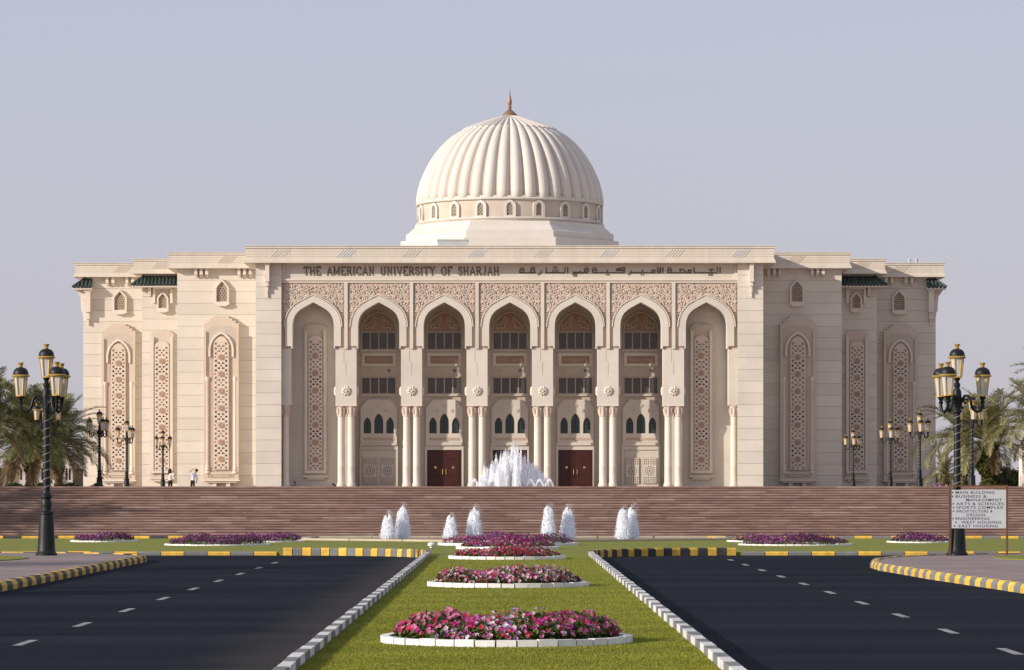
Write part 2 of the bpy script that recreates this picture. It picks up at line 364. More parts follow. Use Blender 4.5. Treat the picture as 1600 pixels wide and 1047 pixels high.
kerb_line('corner_kerb', arcL, 0.30, [M['kgry'], M['kyel']], 0.16, -0.015, 0.24, side=-1)
kerb_line('corner_kerb', arcR, 0.30, [M['kblk'], M['kyel']], 0.16, -0.015, 0.24, side=1)
kerb_line('dropped_kerb', [(-KX-KR, KYC+KR), (-42, KYC+KR)], 0.72, [M['kyel'], M['kgry']], 0.15, -0.015, 0.125, side=-1)
kerb_line('dropped_kerb', [(KX+KR, KYC+KR), (42, KYC+KR)], 0.72, [M['kgry'], M['kyel']], 0.15, -0.015, 0.125, side=1)
kerb_line('rear_kerb', [(-30, 141.0), (-7.4, 141.0)], 0.72, [M['kblk'], M['kyel']], 0.15, -0.015, 0.20, side=1)
kerb_line('rear_kerb', [(7.8, 141.0), (30, 141.0)], 0.72, [M['kyel'], M['kgry']], 0.15, -0.015, 0.20, side=1)
# islands with pavers
def arc(cx, cy, r, a0, a1, n): return [(cx+r*math.cos(R(a0+(a1-a0)*i/n)), cy+r*math.sin(R(a0+(a1-a0)*i/n))) for i in range(n+1)]
islL = [(-10.25, 20), (-10.25, 101)] + arc(-16.25, 101, 6, 8, 90, 10)
islL = islL + [(-30, 107.0), (-60, 107.0)]
islR = [(11.2, 20), (10.9, 58), (10.2, 71), (9.62, 82), (9.36, 91), (9.5, 94.5), (9.9, 97.4), (10.8, 100.4), (12.2, 102.8), (14.2, 104.6), (17, 105.8), (22, 106.6), (60, 106.8)]
kerb_line('island_kerb', islL, 0.75, [M['kyel'], M['kblk']], 0.2, -0.015, 0.19, side=1, ch=0.05)
kerb_line('island_kerb', islR, 0.62, [M['kyel'], M['kgry']], 0.2, -0.015, 0.19, side=-1, ch=0.05)
def inset(poly, d, side):
    out = []
    for i, p in enumerate(poly):
        a = Vector(poly[max(i-1, 0)]); b = Vector(poly[min(i+1, len(poly)-1)]); t = (b-a).normalized(); out.append((p[0]-t.y*d*side, p[1]+t.x*d*side))
    return out
add('pavement', MB().slab(inset(islL, 0.19, 1) + [(-60, 20)], -0.015, 0.165), M['paver'], kind='structure')
add('pavement', MB().slab(list(reversed(inset(islR, 0.19, -1) + [(60, 20)])), -0.015, 0.165), M['paver'], kind='structure')
def ell(cx, cy, rx, ry, n=40): return [(cx+rx*math.cos(2*math.pi*i/n), cy+ry*math.sin(2*math.pi*i/n)) for i in range(n)]
add('lawn', MB().slab(ell(-18.0, 97.0, 4.9, 6.2), 0.10, 0.19), M['lawn'], kind='structure')
add('lawn', MB().slab(ell(17.9, 98.0, 4.6, 5.6), 0.10, 0.19), M['lawn'], kind='structure')

# ------------------------------------------------------------------ stairs and plaza
NST, TR = 20, 0.45; SY = 148.0; ZT = 2.156; RS = ZT/NST
st = empty('stairs', (0, SY, 0), kind='structure')
for i in range(NST):
    y0 = SY + i*TR; z1 = (i+1)*RS; m = MB()
    m.box(-30, 30, y0, y0+TR+0.06, z1-0.066, z1); m.box(-30, 30, y0+0.045, y0+TR+0.06, z1-RS-0.02, z1-0.0665)
    add('step', m, M['step'], st)
core = MB().prism([(-60, -0.2), (60, -0.2), (60, 1.65), (-60, 1.65)], SY+NST*TR+0.3, 268.0)
add('plaza', core, M['plaza'], kind='structure')
add('stair_landing', MB().box(-30, 30, SY+NST*TR-0.39+0.46, SY+NST*TR+0.55, 0, ZT-0.002), M['step'], kind='structure')
add('podium', MB().box(-60, 60, 268.0, 350, -0.2, 2.15), M['plaza'], kind='structure')

# ------------------------------------------------------------------ the building
FY = 280.0; AY, BY, CY = 287.6, 295.7, 301.6
BLD = empty('domed_university_building', (0, FY, 2.15), 'long cream stone building with ribbed white dome and seven pointed arches', 'building')
ZTOP = PZ(385, FY); Z0 = 2.15
def X(px, Y=FY): return PX(px, Y)
def Z(py, Y=FY): return PZ(py, Y)
def mir(px): return 2*796.5 - px
def courses(x0, x1, z0, z1, y, h, m, depth=0.30):
    add('wall', MB().box(x0+0.01, x1-0.01, y+0.035, y+depth, z0, z1), M['joint'], BLD)
    n = max(1, round((z1-z0)/h)); hh = (z1-z0)/n
    first = None
    for k in range(n):
        za = z0+k*hh
        if first is None:
            first = add('stone_course', MB().box(x0, x1, y, y+0.05, za+0.011, za+hh-0.011), m, BLD)
        else: clone(first, BLD, ((x0+x1)/2, y+0.025, za+0.011))
def cornice(x0, x1, y, zt, zb, back, motifs, colored):
    h = zt-zb; oh = 0.0
    c = add('cornice', MB().box(x0, x1, y, back, zb+0.25*h, zt-0.16*h), M['cornice'], BLD)
    m = MB(); m.box(x0-0.08, x1+0.08, y-0.08, back+0.02, zt-0.159*h, zt-0.04*h); m.box(x0-0.14, x1+0.14, y-0.14, back+0.03, zt-0.039*h, zt)
    add('top_moulding', m, M['cornice'], c)
    m = MB(); m.box(x0-0.05, x1+0.05, y-0.05, back+0.02, zb+0.14*h, zb+0.249*h); m.box(x0-0.13, x1+0.13, y-0.13, back+0.03, zb, zb+0.139*h)
    add('lower_moulding', m, M['cornice'], c)
    for k in range(3):
        zz = zb+h*(0.36+0.15*k); add('groove', MB().box(x0+0.01, x1-0.01, y-0.012, y+0.01, zz-0.02, zz+0.02), M['pcr'], c)
    for i, mx in enumerate(motifs):
        mm = MB(); zc0 = zb+0.32*h; zc1 = zt-0.24*h; w = (zc1-zc0)*1.25
        for k in range(5):
            xs = mx-0.62+0.235*k
            mm.prism([(xs, zc0), (xs+0.07, zc0), (xs+0.07+w*0.75, zc1), (xs+w*0.75, zc1)], y-0.025, y+0.01, m=(k+i) % 2 if colored and (i % 2 == 0 or k % 2) else (0 if colored and i % 2 else (0 if not colored else 1)))
        add('slash_motif', mm, [M['pblue'], M['pyel']] if colored else [M['pcr'], M['pcr']], c)
# wings -------------------------------------------------------------
PXO = X(400); WALLTOP = lambda yb, Y: Z(yb, Y)
segs = {'A': (277, 400, AY, 395, 420), 'B': (222, 277, BY, 405, 428.5), 'C': (130, 222, CY, 411.5, 433.5)}
HC = 0.93
bodies = MB()
add('wall', MB().box(X(400)+0.05, -X(400)-0.05, FY+4.4, 330, Z0, ZTOP-0.6), M['stone_c'], BLD)
inner = {'A': abs(X(400)), 'B': abs(X(277, AY)), 'C': abs(X(222, BY))}
for s in (-1, 1):
    for k, (pa, pb, Y, yt, yb) in segs.items():
        xo = abs(X(pa, Y)); xi = inner[k]
        x0, x1 = (-xo, -xi+0.25) if s < 0 else (xi-0.25, xo)
        add('wall', MB().box(x0+0.02, x1-0.02, Y+0.3, 330-(0.1 if k == 'B' else 0.2 if k == 'C' else 0), Z0, ZTOP-0.5), M['stone'], BLD)
        courses(x0, x1, Z0, Z(yb, Y), Y, HC, M['stone'])
        # side courses on the outer return
        ov = 0.62
        cx0 = -xo-ov if s < 0 else xi-0.3; cx1 = -xi+0.3 if s < 0 else xo+ov
        cornice(cx0, cx1, Y-ov, Z(yt, Y), Z(yb, Y), 329.5, [(-1 if s < 0 else 1)*abs(X({'A': 353, 'B': 250, 'C': 190}[k], Y))], False)

# central block -------------------------------------------------------
BAYS = [489.3+102.4*i for i in range(7)]; BW = 102.4*FY/FPX
for s in (-1, 1):
    xa, xb = sorted((s*abs(X(400)), s*abs(X(440))))
    add('wall', MB().box(xa+0.02, xb-0.02, FY+0.3, FY+4.5, Z0, Z(412)), M['stone_c'], BLD)
    courses(xa, xb, Z0, Z(412), FY-0.35, HC*1.0, M['stone_c'], 0.66)
cornice(X(385), -X(385)+0.05, FY-0.95, ZTOP, Z(412), 329.9, [X(435.6+102.4*i) for i in range(8)], True)
xl, xr = X(440), X(1152.5)
fr = add('frieze', MB().box(xl, xr, FY+0.02, FY+1.5, Z(436), Z(412)), M['stone_c'], BLD)
m = MB(); m.box(xl, xr, FY-0.16, FY+0.03, Z(438.5), Z(435.6)); m.box(xl, xr, FY-0.06, FY+0.4, Z(442), Z(438.55))
m.box(xl, xl+0.28, FY-0.07, FY+0.019, Z(435.5), Z(413)); m.box(xr-0.28, xr, FY-0.07, FY+0.019, Z(435.5), Z(413))
add('frieze_moulding', m, M['trim'], fr)
# inscription ----------------------------------------------------------
GL = {
 'T': (.82, [[(.41,0),(.41,1)], [(.02,1),(.80,1)], [(.04,1),(.04,.78)], [(.78,1),(.78,.78)]], [(.41,0)]),
 'H': (.88, [[(.18,0),(.18,1)], [(.70,0),(.70,1)], [(.18,.5),(.70,.5)]], [(.18,0),(.18,1),(.70,0),(.70,1)]),
 'E': (.78, [[(.18,0),(.18,1)], [(.05,1),(.70,1),(.70,.8)], [(.18,.5),(.52,.5)], [(.05,0),(.72,0),(.72,.22)]], []),
 'A': (.92, [[(.12,0),(.46,1),(.80,0)], [(.25,.33),(.67,.33)]], [(.12,0),(.80,0)]),
 'M': (1.06, [[(.16,0),(.18,1),(.53,.15),(.88,1),(.90,0)]], [(.16,0),(.90,0),(.14,1),(.92,1)]),
 'R': (.88, [[(.18,0),(.18,1)], [(.05,1),(.50,1),(.66,.9),(.68,.75),(.62,.6),(.48,.52),(.18,.52)], [(.45,.52),(.74,0),(.84,0)]], [(.18,0)]),
 'I': (.42, [[(.21,0),(.21,1)]], [(.21,0),(.21,1)]),
 'C': (.84, [[(.74,.70),(.70,.9),(.52,1),(.34,.98),(.16,.78),(.12,.5),(.16,.22),(.34,.03),(.52,0),(.68,.08),(.76,.26)], [(.74,1),(.74,.72)]], []),
 'N': (.92, [[(.18,0),(.18,1),(.72,.03),(.72,1)]], [(.18,0),(.14,1),(.72,1)]),
 'U': (.90, [[(.18,1),(.18,.28),(.26,.08),(.45,0),(.62,.08),(.70,.28),(.70,1)]], [(.18,1),(.70,1)]),
 'V': (.88, [[(.12,1),(.44,0),(.76,1)]], [(.12,1),(.76,1)]),
 'S': (.72, [[(.62,.72),(.58,.9),(.42,1),(.24,.98),(.12,.84),(.14,.68),(.30,.57),(.48,.47),(.62,.34),(.60,.14),(.44,0),(.26,.02),(.14,.14),(.10,.3)]], []),
 'Y': (.88, [[(.12,1),(.44,.48),(.44,0)], [(.76,1),(.44,.48)]], [(.44,0),(.12,1),(.76,1)]),
 'O': (.90, [[(.45,1),(.26,.95),(.14,.76),(.11,.5),(.14,.24),(.26,.05),(.45,0),(.64,.05),(.76,.24),(.79,.5),(.76,.76),(.64,.95),(.45,1)]], []),
 'F': (.74, [[(.18,0),(.18,1)], [(.05,1),(.68,1),(.68,.78)], [(.18,.52),(.50,.52)]], [(.18,0)]),
 'J': (.62, [[(.46,1),(.46,.24),(.38,.06),(.24,0),(.10,.08),(.08,.22)]], [(.46,1)]),
}
def text_width(t): return sum((0.80 if c == ' ' else GL[c][0]+0.10) for c in t)
TXT = 'THE AMERICAN UNIVERSITY OF SHARJAH'
LH = Z(417.4)-Z(429.8); lw = (X(781)-X(474.5))/text_width(TXT); px_ = X(474.5); zb_ = Z(429.8)
for c in TXT:
    if c == ' ': px_ += 0.80*lw; continue
    w, strokes, serifs = GL[c]; m = MB()
    for sN, spts in enumerate(strokes):
        m.ribbon([(px_+p[0]*lw, zb_+p[1]*LH) for p in spts], 0.090-0.003*sN, FY-0.022+0.002*sN, FY+0.016)
    for q in serifs:
        m.ribbon([(px_+(q[0]-.15)*lw, zb_+q[1]*LH), (px_+(q[0]+.15)*lw, zb_+q[1]*LH)], 0.06, FY-0.018, FY+0.015)
    add('letter', m, M['bronze'], fr); px_ += (w+0.10)*lw
def AZ(p): return (X(790+p[0]/3.72), Z(380+p[1]/3.72))
def loop(x0, x1, y0, y1): return [(x0,y0),(x1,y0),(x1,y1),(x0,y1),(x0,y0-2)]
AR = [
 [[(1247,140),(1247,173)]], [[(1230,139),(1230,172),(1178,172)], [(1212,153),(1186,153),(1202,171)], [(1186,170),(1180,184),(1202,186)]], [[(1180,172),(1092,172)], [(1095,140),(1095,172)]],
 [[(1082,172),(942,172)], loop(1062,1078,157,170), [(1054,171),(1032,153),(1012,153),(1018,171)], loop(942,964,155,170)],
 [[(914,140),(914,173)]], [[(899,140),(899,172),(880,172)], [(884,139),(886,172)]],
 [[(872,172),(726,172),(712,184)], loop(852,868,157,170), [(796,172),(796,156)], [(728,158),(728,172)]],
 [[(697,150),(690,142),(648,150),(640,158),(692,158),(692,172),(506,172)], [(593,172),(593,155)], loop(506,528,155,170)],
 [[(478,172),(392,172),(388,182),(414,184)], loop(460,480,151,166), [(432,172),(432,160)]],
 [[(361,140),(361,173)]], [[(345,140),(345,172),(232,172)], [(302,172),(302,156)], [(288,172),(288,156)], [(274,172),(274,156)]], [[(236,140),(236,172)]],
 [[(207,158),(207,172),(186,184)]], [[(176,172),(82,172)], loop(146,168,151,168), loop(82,106,155,170)],
]
DOTS = [(1198,180),(946,144),(958,144),(788,183),(801,183),(586,183),(599,183),(510,144),(522,144),(470,141),(396,192),(409,192),(289,139),(282,146),(297,146),(151,141),(164,141),(88,145),(100,145)]
for strokes in AR:
    m = MB()
    for sN, spts in enumerate(strokes): m.ribbon([AZ(p) for p in spts], 0.090-0.003*sN, FY-0.022+0.002*sN, FY+0.016)
    add('letter', m, M['bronze'], fr)
for d in DOTS:
    x, z = AZ(d); add('letter_dot', MB().prism([(x-0.065,z),(x,z-0.065),(x+0.065,z),(x,z+0.065)], FY-0.02, FY+0.016), M['bronze'], fr)

# arches ----------------------------------------------------------------
q = FY/FPX
ain = [(32.3,0),(32.0,6),(31.0,12),(28.8,18),(25.4,23),(21,27.2),(15.5,30.8),(8,35),(0,39.2)]        # inner half curve above the spring (photo px)
aout = [(43.4,0),(43.0,7),(41.6,14.5),(38.6,22),(34,29),(28,34.8),(20.5,39.6),(10.5,44.8),(0,50.2)]
YSP = 511.5; ZS = Z(YSP)
def half(poly): return [(p[0]*q, p[1]*q) for p in poly]
ai, ao = half(ain), half(aout)
def full(h): return h + [(-x, z) for x, z in reversed(h[:-1])]           # right spring -> apex -> left spring
TH = 1.55
zI = Z(545)-ZS; zO = Z(541)-ZS; zTop = Z(442.3)-ZS; hb = BW/2-0.005
fi, fo = full(ai), full(ao)
spand = [(hb, zI)] + [(ai[0][0]+0.15, zI)] + [(x*1.03+0.0, z+0.12) for x, z in fi] + [(-ai[0][0]-0.15, zI), (-hb, zI), (-hb, zTop), (hb, zTop)]
band = [(ao[0][0], zO)] + fo + [(-ao[0][0], zO), (-ai[0][0]-0.11, zO), (-ai[0][0]-0.11, zI+0.02), (-ai[0][0], zI+0.02)] + list(reversed(fi)) + [(ai[0][0], zI+0.02), (ai[0][0]+0.11, zI+0.02), (ai[0][0]+0.11, zO)]
rim2 = [(x*1.035, z*1.02+0.03) for x, z in fo]
def in_arch(x, z, grow=0.0):
    x = abs(x)
    if z <= 0: return x < ao[0][0]+grow
    for (x0, z0), (x1, z1) in zip(ao, ao[1:]):
        if z0 <= z <= z1:
            return x < x0+(x1-x0)*(z-z0)/(z1-z0+1e-9)+grow
    return False
def carve(mask, spots, y0, y1, wd):
    """scrolling vine relief: spirals with leaf buds, clipped by mask"""
    m = MB()
    for (cx, cz, r, a0, hand) in spots:
        run = []
        for k in range(30):
            t = k/29; a = a0+hand*t*math.pi*3.3; rr = r*(1-0.80*t)
            p = (cx+rr*math.cos(a), cz+rr*math.sin(a))
            if mask(*p): run.append(p)
            else:
                if len(run) > 2: m.ribbon(run, wd, y0, y1)
                run = []
        if len(run) > 2: m.ribbon(run, wd, y0, y1)
        for k in range(6):                                   # buds and leaves off the stem
            a = a0+hand*k*1.05; rr = r*(1.12 if k % 2 else 0.6)
            px0, pz0 = cx+rr*math.cos(a), cz+rr*math.sin(a)
            if mask(px0, pz0) and mask(px0+0.09, pz0) and mask(px0-0.09, pz0) and mask(px0, pz0-0.09) and mask(px0, pz0+0.09):
                d = a+0.8*hand; c, s_ = math.cos(d), math.sin(d)
                m.prism([(px0+c*0.16, pz0+s_*0.16), (px0-s_*0.065, pz0+c*0.065), (px0-c*0.09, pz0-s_*0.09), (px0+s_*0.065, pz0-c*0.065)], y0-0.02, y1)
    return m
def mask_sp(x, z): return 0.04 < abs(x) < BW/2-0.19 and zO+0.03 < z < zTop-0.08 and not in_arch(x, z, 0.14) 
spots = []
rr_ = random.Random(3)
for i in range(5):
    for j in range(12):
        cx = 0.30+0.52*i+(0.26 if j % 2 else 0); cz = zTop-0.30-0.45*j
        if cx > BW/2: continue
        r_ = rr_.uniform(0.27, 0.34); a_ = rr_.uniform(0, 6.28); h_ = 1 if (i+j) % 2 else -1
        spots += [(cx, cz, r_, a_, h_), (-cx, cz, r_, math.pi-a_, -h_)]
cb = carve(mask_sp, spots, -0.065, 0.012, 0.075)
cm = cb.mesh('scroll_relief')
bay_meshes = {}
def at_mesh(me, x, y, z):
    c = me.copy(); c.transform(Matrix.Translation((x, y, z))); return c
sp_me = MB().prism(spand, 0.0, TH).mesh('spandrel'); bd_me = MB().prism(band, -0.14, TH-0.02).mesh('archivolt')
rl = MB()
rl.ribbon(rim2, 0.07, -0.19, -0.10); rl_me = rl.mesh('arch_edge')
first = {}
def share(name, me, mtl, parent, x, y, z, smooth=None):
    """copies share mesh data: geometry was modelled around the local origin"""
    if me.name not in first:
        me.materials.append(mtl)
        if smooth is not None:
            me.polygons.foreach_set('use_smooth', [True]*len(me.polygons)); me.set_sharp_from_angle(angle=R(smooth))
        first[me.name] = True
    o = bpy.data.objects.new(name, me); w = Vector((x, y, z))
    place(o, parent, w-WP[parent.name]); WP[o.name] = w; return o
for i, bpx in enumerate(BAYS):
    x = X(bpx); 
    s_ = share('spandrel', sp_me, M['pink'], BLD, x, FY+0.05, ZS)
    r_ = share('scroll_relief', cm, M['relief'], s_, x, FY+0.05, ZS); r_['kind'] = 'stuff'
    a_ = share('archivolt', bd_me, M['stone_c'], BLD, x, FY+0.03, ZS)
    share('arch_edge', rl_me, M['trim'], a_, x, FY+0.02, ZS)
# piers, strips, rosettes, columns
ros = MB()
for k in range(10):
    a = 2*math.pi*k/10; c, s_ = math.cos(a), math.sin(a); b0 = math.cos(a+0.30), math.sin(a+0.30); b1 = math.cos(a-0.30), math.sin(a-0.30)
    n = len(ros.v)
    ros.v += [(0.06*c,-0.12,0.06*s_), (0.30*b1[0],-0.06,0.30*b1[1]), (0.39*c,-0.05,0.39*s_), (0.30*b0[0],-0.06,0.30*b0[1]), (0.24*c,-0.15,0.24*s_),
              (0.31*b1[0],0.0,0.31*b1[1]), (0.40*c,0.0,0.40*s_), (0.31*b0[0],0.0,0.31*b0[1])]
    ros.f += [(n,n+1,n+4),(n+1,n+2,n+4),(n+2,n+3,n+4),(n+3,n,n+4),(n+1,n+5,n+6,n+2),(n+2,n+6,n+7,n+3)]; ros.m += [0]*6
ros.prism([(0.09*math.cos(t*math.pi/5), 0.09*math.sin(t*math.pi/5)) for t in range(10)], -0.17, 0.0)
ros_me = ros.mesh('rosette')
zc0 = Z0; zc1 = Z(633); ch = zc1-zc0
col = MB().lathe([(0.36,0.0),(0.36,0.10),(0.33,0.13),(0.35,0.20),(0.31,0.27),(0.275,0.34),(0.272,1.55),(0.278,1.57),(0.272,1.59),(0.258,ch-0.96),(0.258,ch-0.9)], 20)
col_me = col.mesh('column')
cap = MB().lathe([(0.262,ch-0.9),(0.30,ch-0.88),(0.30,ch-0.82),(0.275,ch-0.80),(0.285,ch-0.5),(0.33,ch-0.16),(0.38,ch-0.1),(0.38,ch-0.002)], 20)
for k in range(8):
    a = 2*math.pi*k/8
    cap.tube([(0.27*math.cos(a),0.27*math.sin(a),ch-0.8),(0.31*math.cos(a),0.31*math.sin(a),ch-0.5),(0.37*math.cos(a),0.37*math.sin(a),ch-0.25)], [0.05,0.075,0.04], 6)
cap_me = cap.mesh('capital')
M['capital'] = mat('capital_pink_stone', (0.60,0.50,0.415), 0.85, 0.12, 3.0)
def column(x, y):
    o = share('column', col_me, M['trim'], BLD, x, y, zc0, smooth=40); share('capital', cap_me, M['capital'], o, x, y, zc0, smooth=40)
for i in range(8):
    pc = 489.3-51.2+102.4*i; x = X(pc); w = 16.4*q
    x0, x1 = x-w, x+w
    if i == 0: x0 = X(440)+0.01
    if i == 7: x1 = X(1152.5)-0.01
    p = add('pier', MB().box(x0, x1, FY+0.04, FY+TH, Z(633), Z(545)-0.003), M['stone_c'], BLD)
    if 0 < i < 7:
        add('strip', MB().box(x-0.135, x+0.135, FY-0.12, FY+0.045, Z(545)+0.0, Z(442.2)), M['stone_c'], BLD)
        add('slit', MB().box(x-0.05-0.13, x-0.02-0.13, FY+0.03, FY+0.0405, Z(565), Z(546)), M['joint'], p)
        add('slit', MB().box(x-0.015, x+0.015, FY+0.03, FY+0.0405, Z(586), Z(565.2)), M['joint'], p)
        add('ledge', MB().box(x0-0.004, x1+0.004, FY+0.005, FY+TH-0.01, Z(634.4), Z(632.6)), M['trim'], p)
        share('rosette', ros_me, M['trim'], BLD, x+0.02, FY+0.035, Z(611))
        for dx in (-0.39, 0.39):
            column(x+dx, FY+0.40); column(x+dx, FY+TH-0.40)
        for sd in (-1, 1):
            o = share('rosette', ros_me, M['trim'], BLD, x+sd*(w-0.005), FY+0.7, Z(611)); o.rotation_euler.z = R(90*sd)
    else:
        column(x+(0.38 if i == 0 else -0.38), FY+0.40)

# arcade inside: back wall, end bay walls, floor soffit
YB = FY+4.0; YE = FY+2.05
x_in0 = X(BAYS[0]+51.2); x_in1 = X(BAYS[6]-51.2)
add('back_wall', MB().box(x_in0-0.02, x_in1+0.02, YB, YB+0.4, Z0, Z(440)), M['beige'], BLD)
for s in (-1, 1):
    xa, xb = (xl-0.02, x_in0+0.35) if s < 0 else (x_in1-0.35, xr+0.02)
    add('end_bay_wall', MB().box(xa, xb, YE, YB+0.38, Z0, Z(440)), M['stone_c'], BLD)
add('soffit', MB().box(xl, xr, FY+TH+0.05, YB+0.1, Z(462), Z(443)), M['beige'], BLD)

def arch_poly(w, h, hs, n=6, point=1.0):                     # pointed opening: half width w, spring height hs, total height h
    pts = [(w, 0), (w, hs)]
    for k in range(1, n+1):
        t = k/n; pts.append((w*math.cos(t*math.pi/2)**(1.15) if k < n else 0, hs+(h-hs)*(math.sin(t*math.pi/2)*0.82+0.18*t)))
    return pts + [(-x, z) for x, z in reversed(pts[:-1])]
def shift(poly, x, z): return [(a+x, b+z) for a, b in poly]
def hexa(cx, cz, r, n=6, a0=0.0, sx=1.0): return [(cx+r*sx*math.cos(a0+2*math.pi*k/n), cz+r*math.sin(a0+2*math.pi*k/n)) for k in range(n)]

# bays 2..6 back walls
xw = lambda p: PX(p, YB); zw = lambda p: PZ(p, YB)
def bay_back(i):
    bx = xw(BAYS[i]+0.2); k = YB/FPX; doors = i in (2, 3, 4)
    y = YB
    # lunette
    lun = arch_poly(26.5*k, 29*k, 1.5*k, 7)
    lp = add('lunette', MB().prism(shift(lun, bx, zw(516.5)), y-0.05, y), M['red'], BLD)
    lm = MB(); zl = zw(516.5)
    lm.ribbon(shift(lun, bx, zl) , 0.11, y-0.13, y-0.04)
    for s in (-1, 1):
        for (cx, cz, r, a0, hd) in ((0.52, 0.42, 0.36, 2.6, -1), (0.95, 0.28, 0.24, 0.5, 1), (0.33, 0.95, 0.22, 4.0, 1)):
            pts = []
            for j in range(22):
                t = j/21; a = a0+hd*t*7.5; rr = r*(1-0.78*t); pts.append((bx+s*(cx+rr*math.cos(a)), zl+cz+rr*math.sin(a)))
            pts = [p for p in pts if p[1] > zl+0.05]
            lm.ribbon(pts, 0.085, y-0.10, y-0.045)
    add('scroll_relief', lm, M['beige'], lp)
    # two window rows of four panes
    for (ya, yb_) in ((519, 546), (589.5, 615.5)):
        f = MB(); x0, x1 = bx-26.6*k, bx+26.6*k; z0, z1 = zw(yb_), zw(ya)
        hol = []; n4 = 4; gw = (x1-x0)/4
        for c in range(4): hol.append([(x0+gw*c+0.045, z0+0.05), (x0+gw*(c+1)-0.045, z0+0.05), (x0+gw*(c+1)-0.045, z1-0.05), (x0+gw*c+0.045, z1-0.05)])
        wf = add('window', plate([(x0-0.08, z0-0.05), (x1+0.08, z0-0.05), (x1+0.08, z1+0.05), (x0-0.08, z1+0.05)], hol, y-0.08, y+0.01, 'window'), M['frame'], BLD)
        for h_ in hol: add('pane', MB().box(h_[0][0]-0.01, h_[1][0]+0.01, y-0.035, y-0.012, h_[0][1]-0.01, h_[2][1]+0.01), M['winb'], wf)
        add('sill', MB().box(x0-0.14, x1+0.14, y-0.14, y-0.0, z0-0.16, z0-0.055), M['stone_c'], wf)
    # carved panel
    x0, x1 = bx-27*k, bx+27*k
    pf = add('carved_panel', plate([(x0, zw(572.5)), (x1, zw(572.5)), (x1, zw(551)), (x0, zw(551))], [[(x0+0.27, zw(568)), (x1-0.27, zw(568)), (x1-0.27, zw(556.5)), (x0+0.27, zw(556.5))]], y-0.10, y+0.01, 'panel'), M['stone_c'], BLD)
    add('panel_ground', MB().box(x0+0.28, x1-0.28, y-0.035, y-0.01, zw(567.8), zw(556.7)), M['red'], pf)
    pm = MB(); zc = (zw(568)+zw(556.5))/2
    for c in range(9):
        cx = bx+(c-4)*0.235; pm.ribbon([(cx+0.1*(1-0.7*j/14)*math.cos(0.6*j+c), zc+0.19*(1-0.7*j/14)*math.sin(0.6*j+c)) for j in range(15)], 0.045, y-0.08, y-0.03)
    add('scroll_relief', pm, M['pink'], pf)
    for s in (-1, 1): add('diamond_tile', MB().prism(hexa(bx+s*16*k, zw(579), 0.17, 4), y-0.03, y+0.005), M['pink'] if s < 0 else M['kgry'], BLD)
    # lower arched panel with three lancets
    lo = zw(692)
    out = [(bx-28.5*k, lo), (bx+28.5*k, lo), (bx+28.5*k, zw(637)), (bx+26*k, zw(635)), (bx+24.5*k, zw(632)), (bx+17*k, zw(624.5)), (bx-17*k, zw(624.5)), (bx-24.5*k, zw(632)), (bx-26*k, zw(635)), (bx-28.5*k, zw(637))]
    wins = [shift(arch_poly(7*k, 31*k, 17*k), bx, zw(677.3)), shift(arch_poly(5.8*k, 25*k, 14*k), bx-17.7*k, zw(677.3)), shift(arch_poly(5.8*k, 25*k, 14*k), bx+17.7*k, zw(677.3))]
    lp = add('lancet_panel', plate(out, wins, y-0.22, y+0.01, 'lancet'), M['stone_c'], BLD)
    for w_ in wins:
        pw = add('pane', MB().prism([(a, b) for a, b in w_], y-0.12, y-0.09), M['teal'], lp)
        tm = MB(); xs = [a for a, b in w_]; zs = [b for a, b in w_]
        tm.box((min(xs)+max(xs))/2-0.015, (min(xs)+max(xs))/2+0.015, y-0.14, y-0.121, min(zs), max(zs)-0.1)
        for u in (0.3, 0.6): tm.box(min(xs), max(xs), y-0.139, y-0.122, min(zs)+(max(zs)-min(zs))*u-0.012, min(zs)+(max(zs)-min(zs))*u+0.012)
        add('glazing_bar', tm, M['dark'], lp)
    for (dx, py) in ((0, 633.5), (-11, 641.5), (11, 641.5)):
        add('small_rosette', MB().lathe([(0.20,0),(0.20,0.02),(0.15,0.045),(0.11,0.02),(0.0001,0.03)], 12).mesh('r') if False else MB().prism(hexa(bx+dx*k, zw(py), 0.15, 10), y-0.26, y-0.215), M['stone_c'], lp)
        add('rosette_eye', MB().prism(hexa(bx+dx*k, zw(py), 0.075, 8), y-0.275, y-0.255), M['pink'], lp)
    add('carved_band', MB().box(bx-24*k, bx+24*k, y-0.24, y-0.215, zw(688), zw(684)), M['pink'], lp)
    m = MB(); m.box(bx-29*k, bx+29*k, y-0.30, y, zw(696), zw(692.2)); m.box(bx-30*k, bx+30*k, y-0.18, y, zw(703), zw(696.1)); m.box(bx-30*k, bx-27*k, y-0.18, y, Z0, zw(703.1)); m.box(bx+27*k, bx+30*k, y-0.18, y, Z0, zw(703.1))
    add('door_surround', m, M['stone_c'], BLD)
    if doors:
        for s in (-1, 1):
            x0, x1 = sorted((bx+s*0.012, bx+s*26.8*k))
            d = add('door', MB().box(x0, x1, y-0.10, y+0.02, Z0+0.01, zw(703.3)), M['wood'], BLD)
            pm = MB()
            for (za, zb2) in ((0.06, 0.28), (0.31, 0.72), (0.75, 0.96)):
                h = zw(703.3)-Z0; pm.box(x0+0.14, x1-0.14, y-0.125, y-0.099, Z0+h*za, Z0+h*zb2)
                pm.box(x0+0.24, x1-0.24, y-0.145, y-0.124, Z0+h*za+0.09, Z0+h*zb2-0.09)
            add('door_panel', pm, M['wood'], d)
            hx = bx+s*0.14; add('handle', MB().tube([(hx, y-0.13, Z0+0.95), (hx, y-0.19, Z0+1.0), (hx, y-0.19, Z0+1.4), (hx, y-0.13, Z0+1.45)], 0.028, 8), M['brass'], d)
            kx = bx+s*0.70; add('knocker', MB().prism(hexa(kx, Z0+1.55, 0.10, 10), y-0.17, y-0.144), M['brass'], d)
    else:
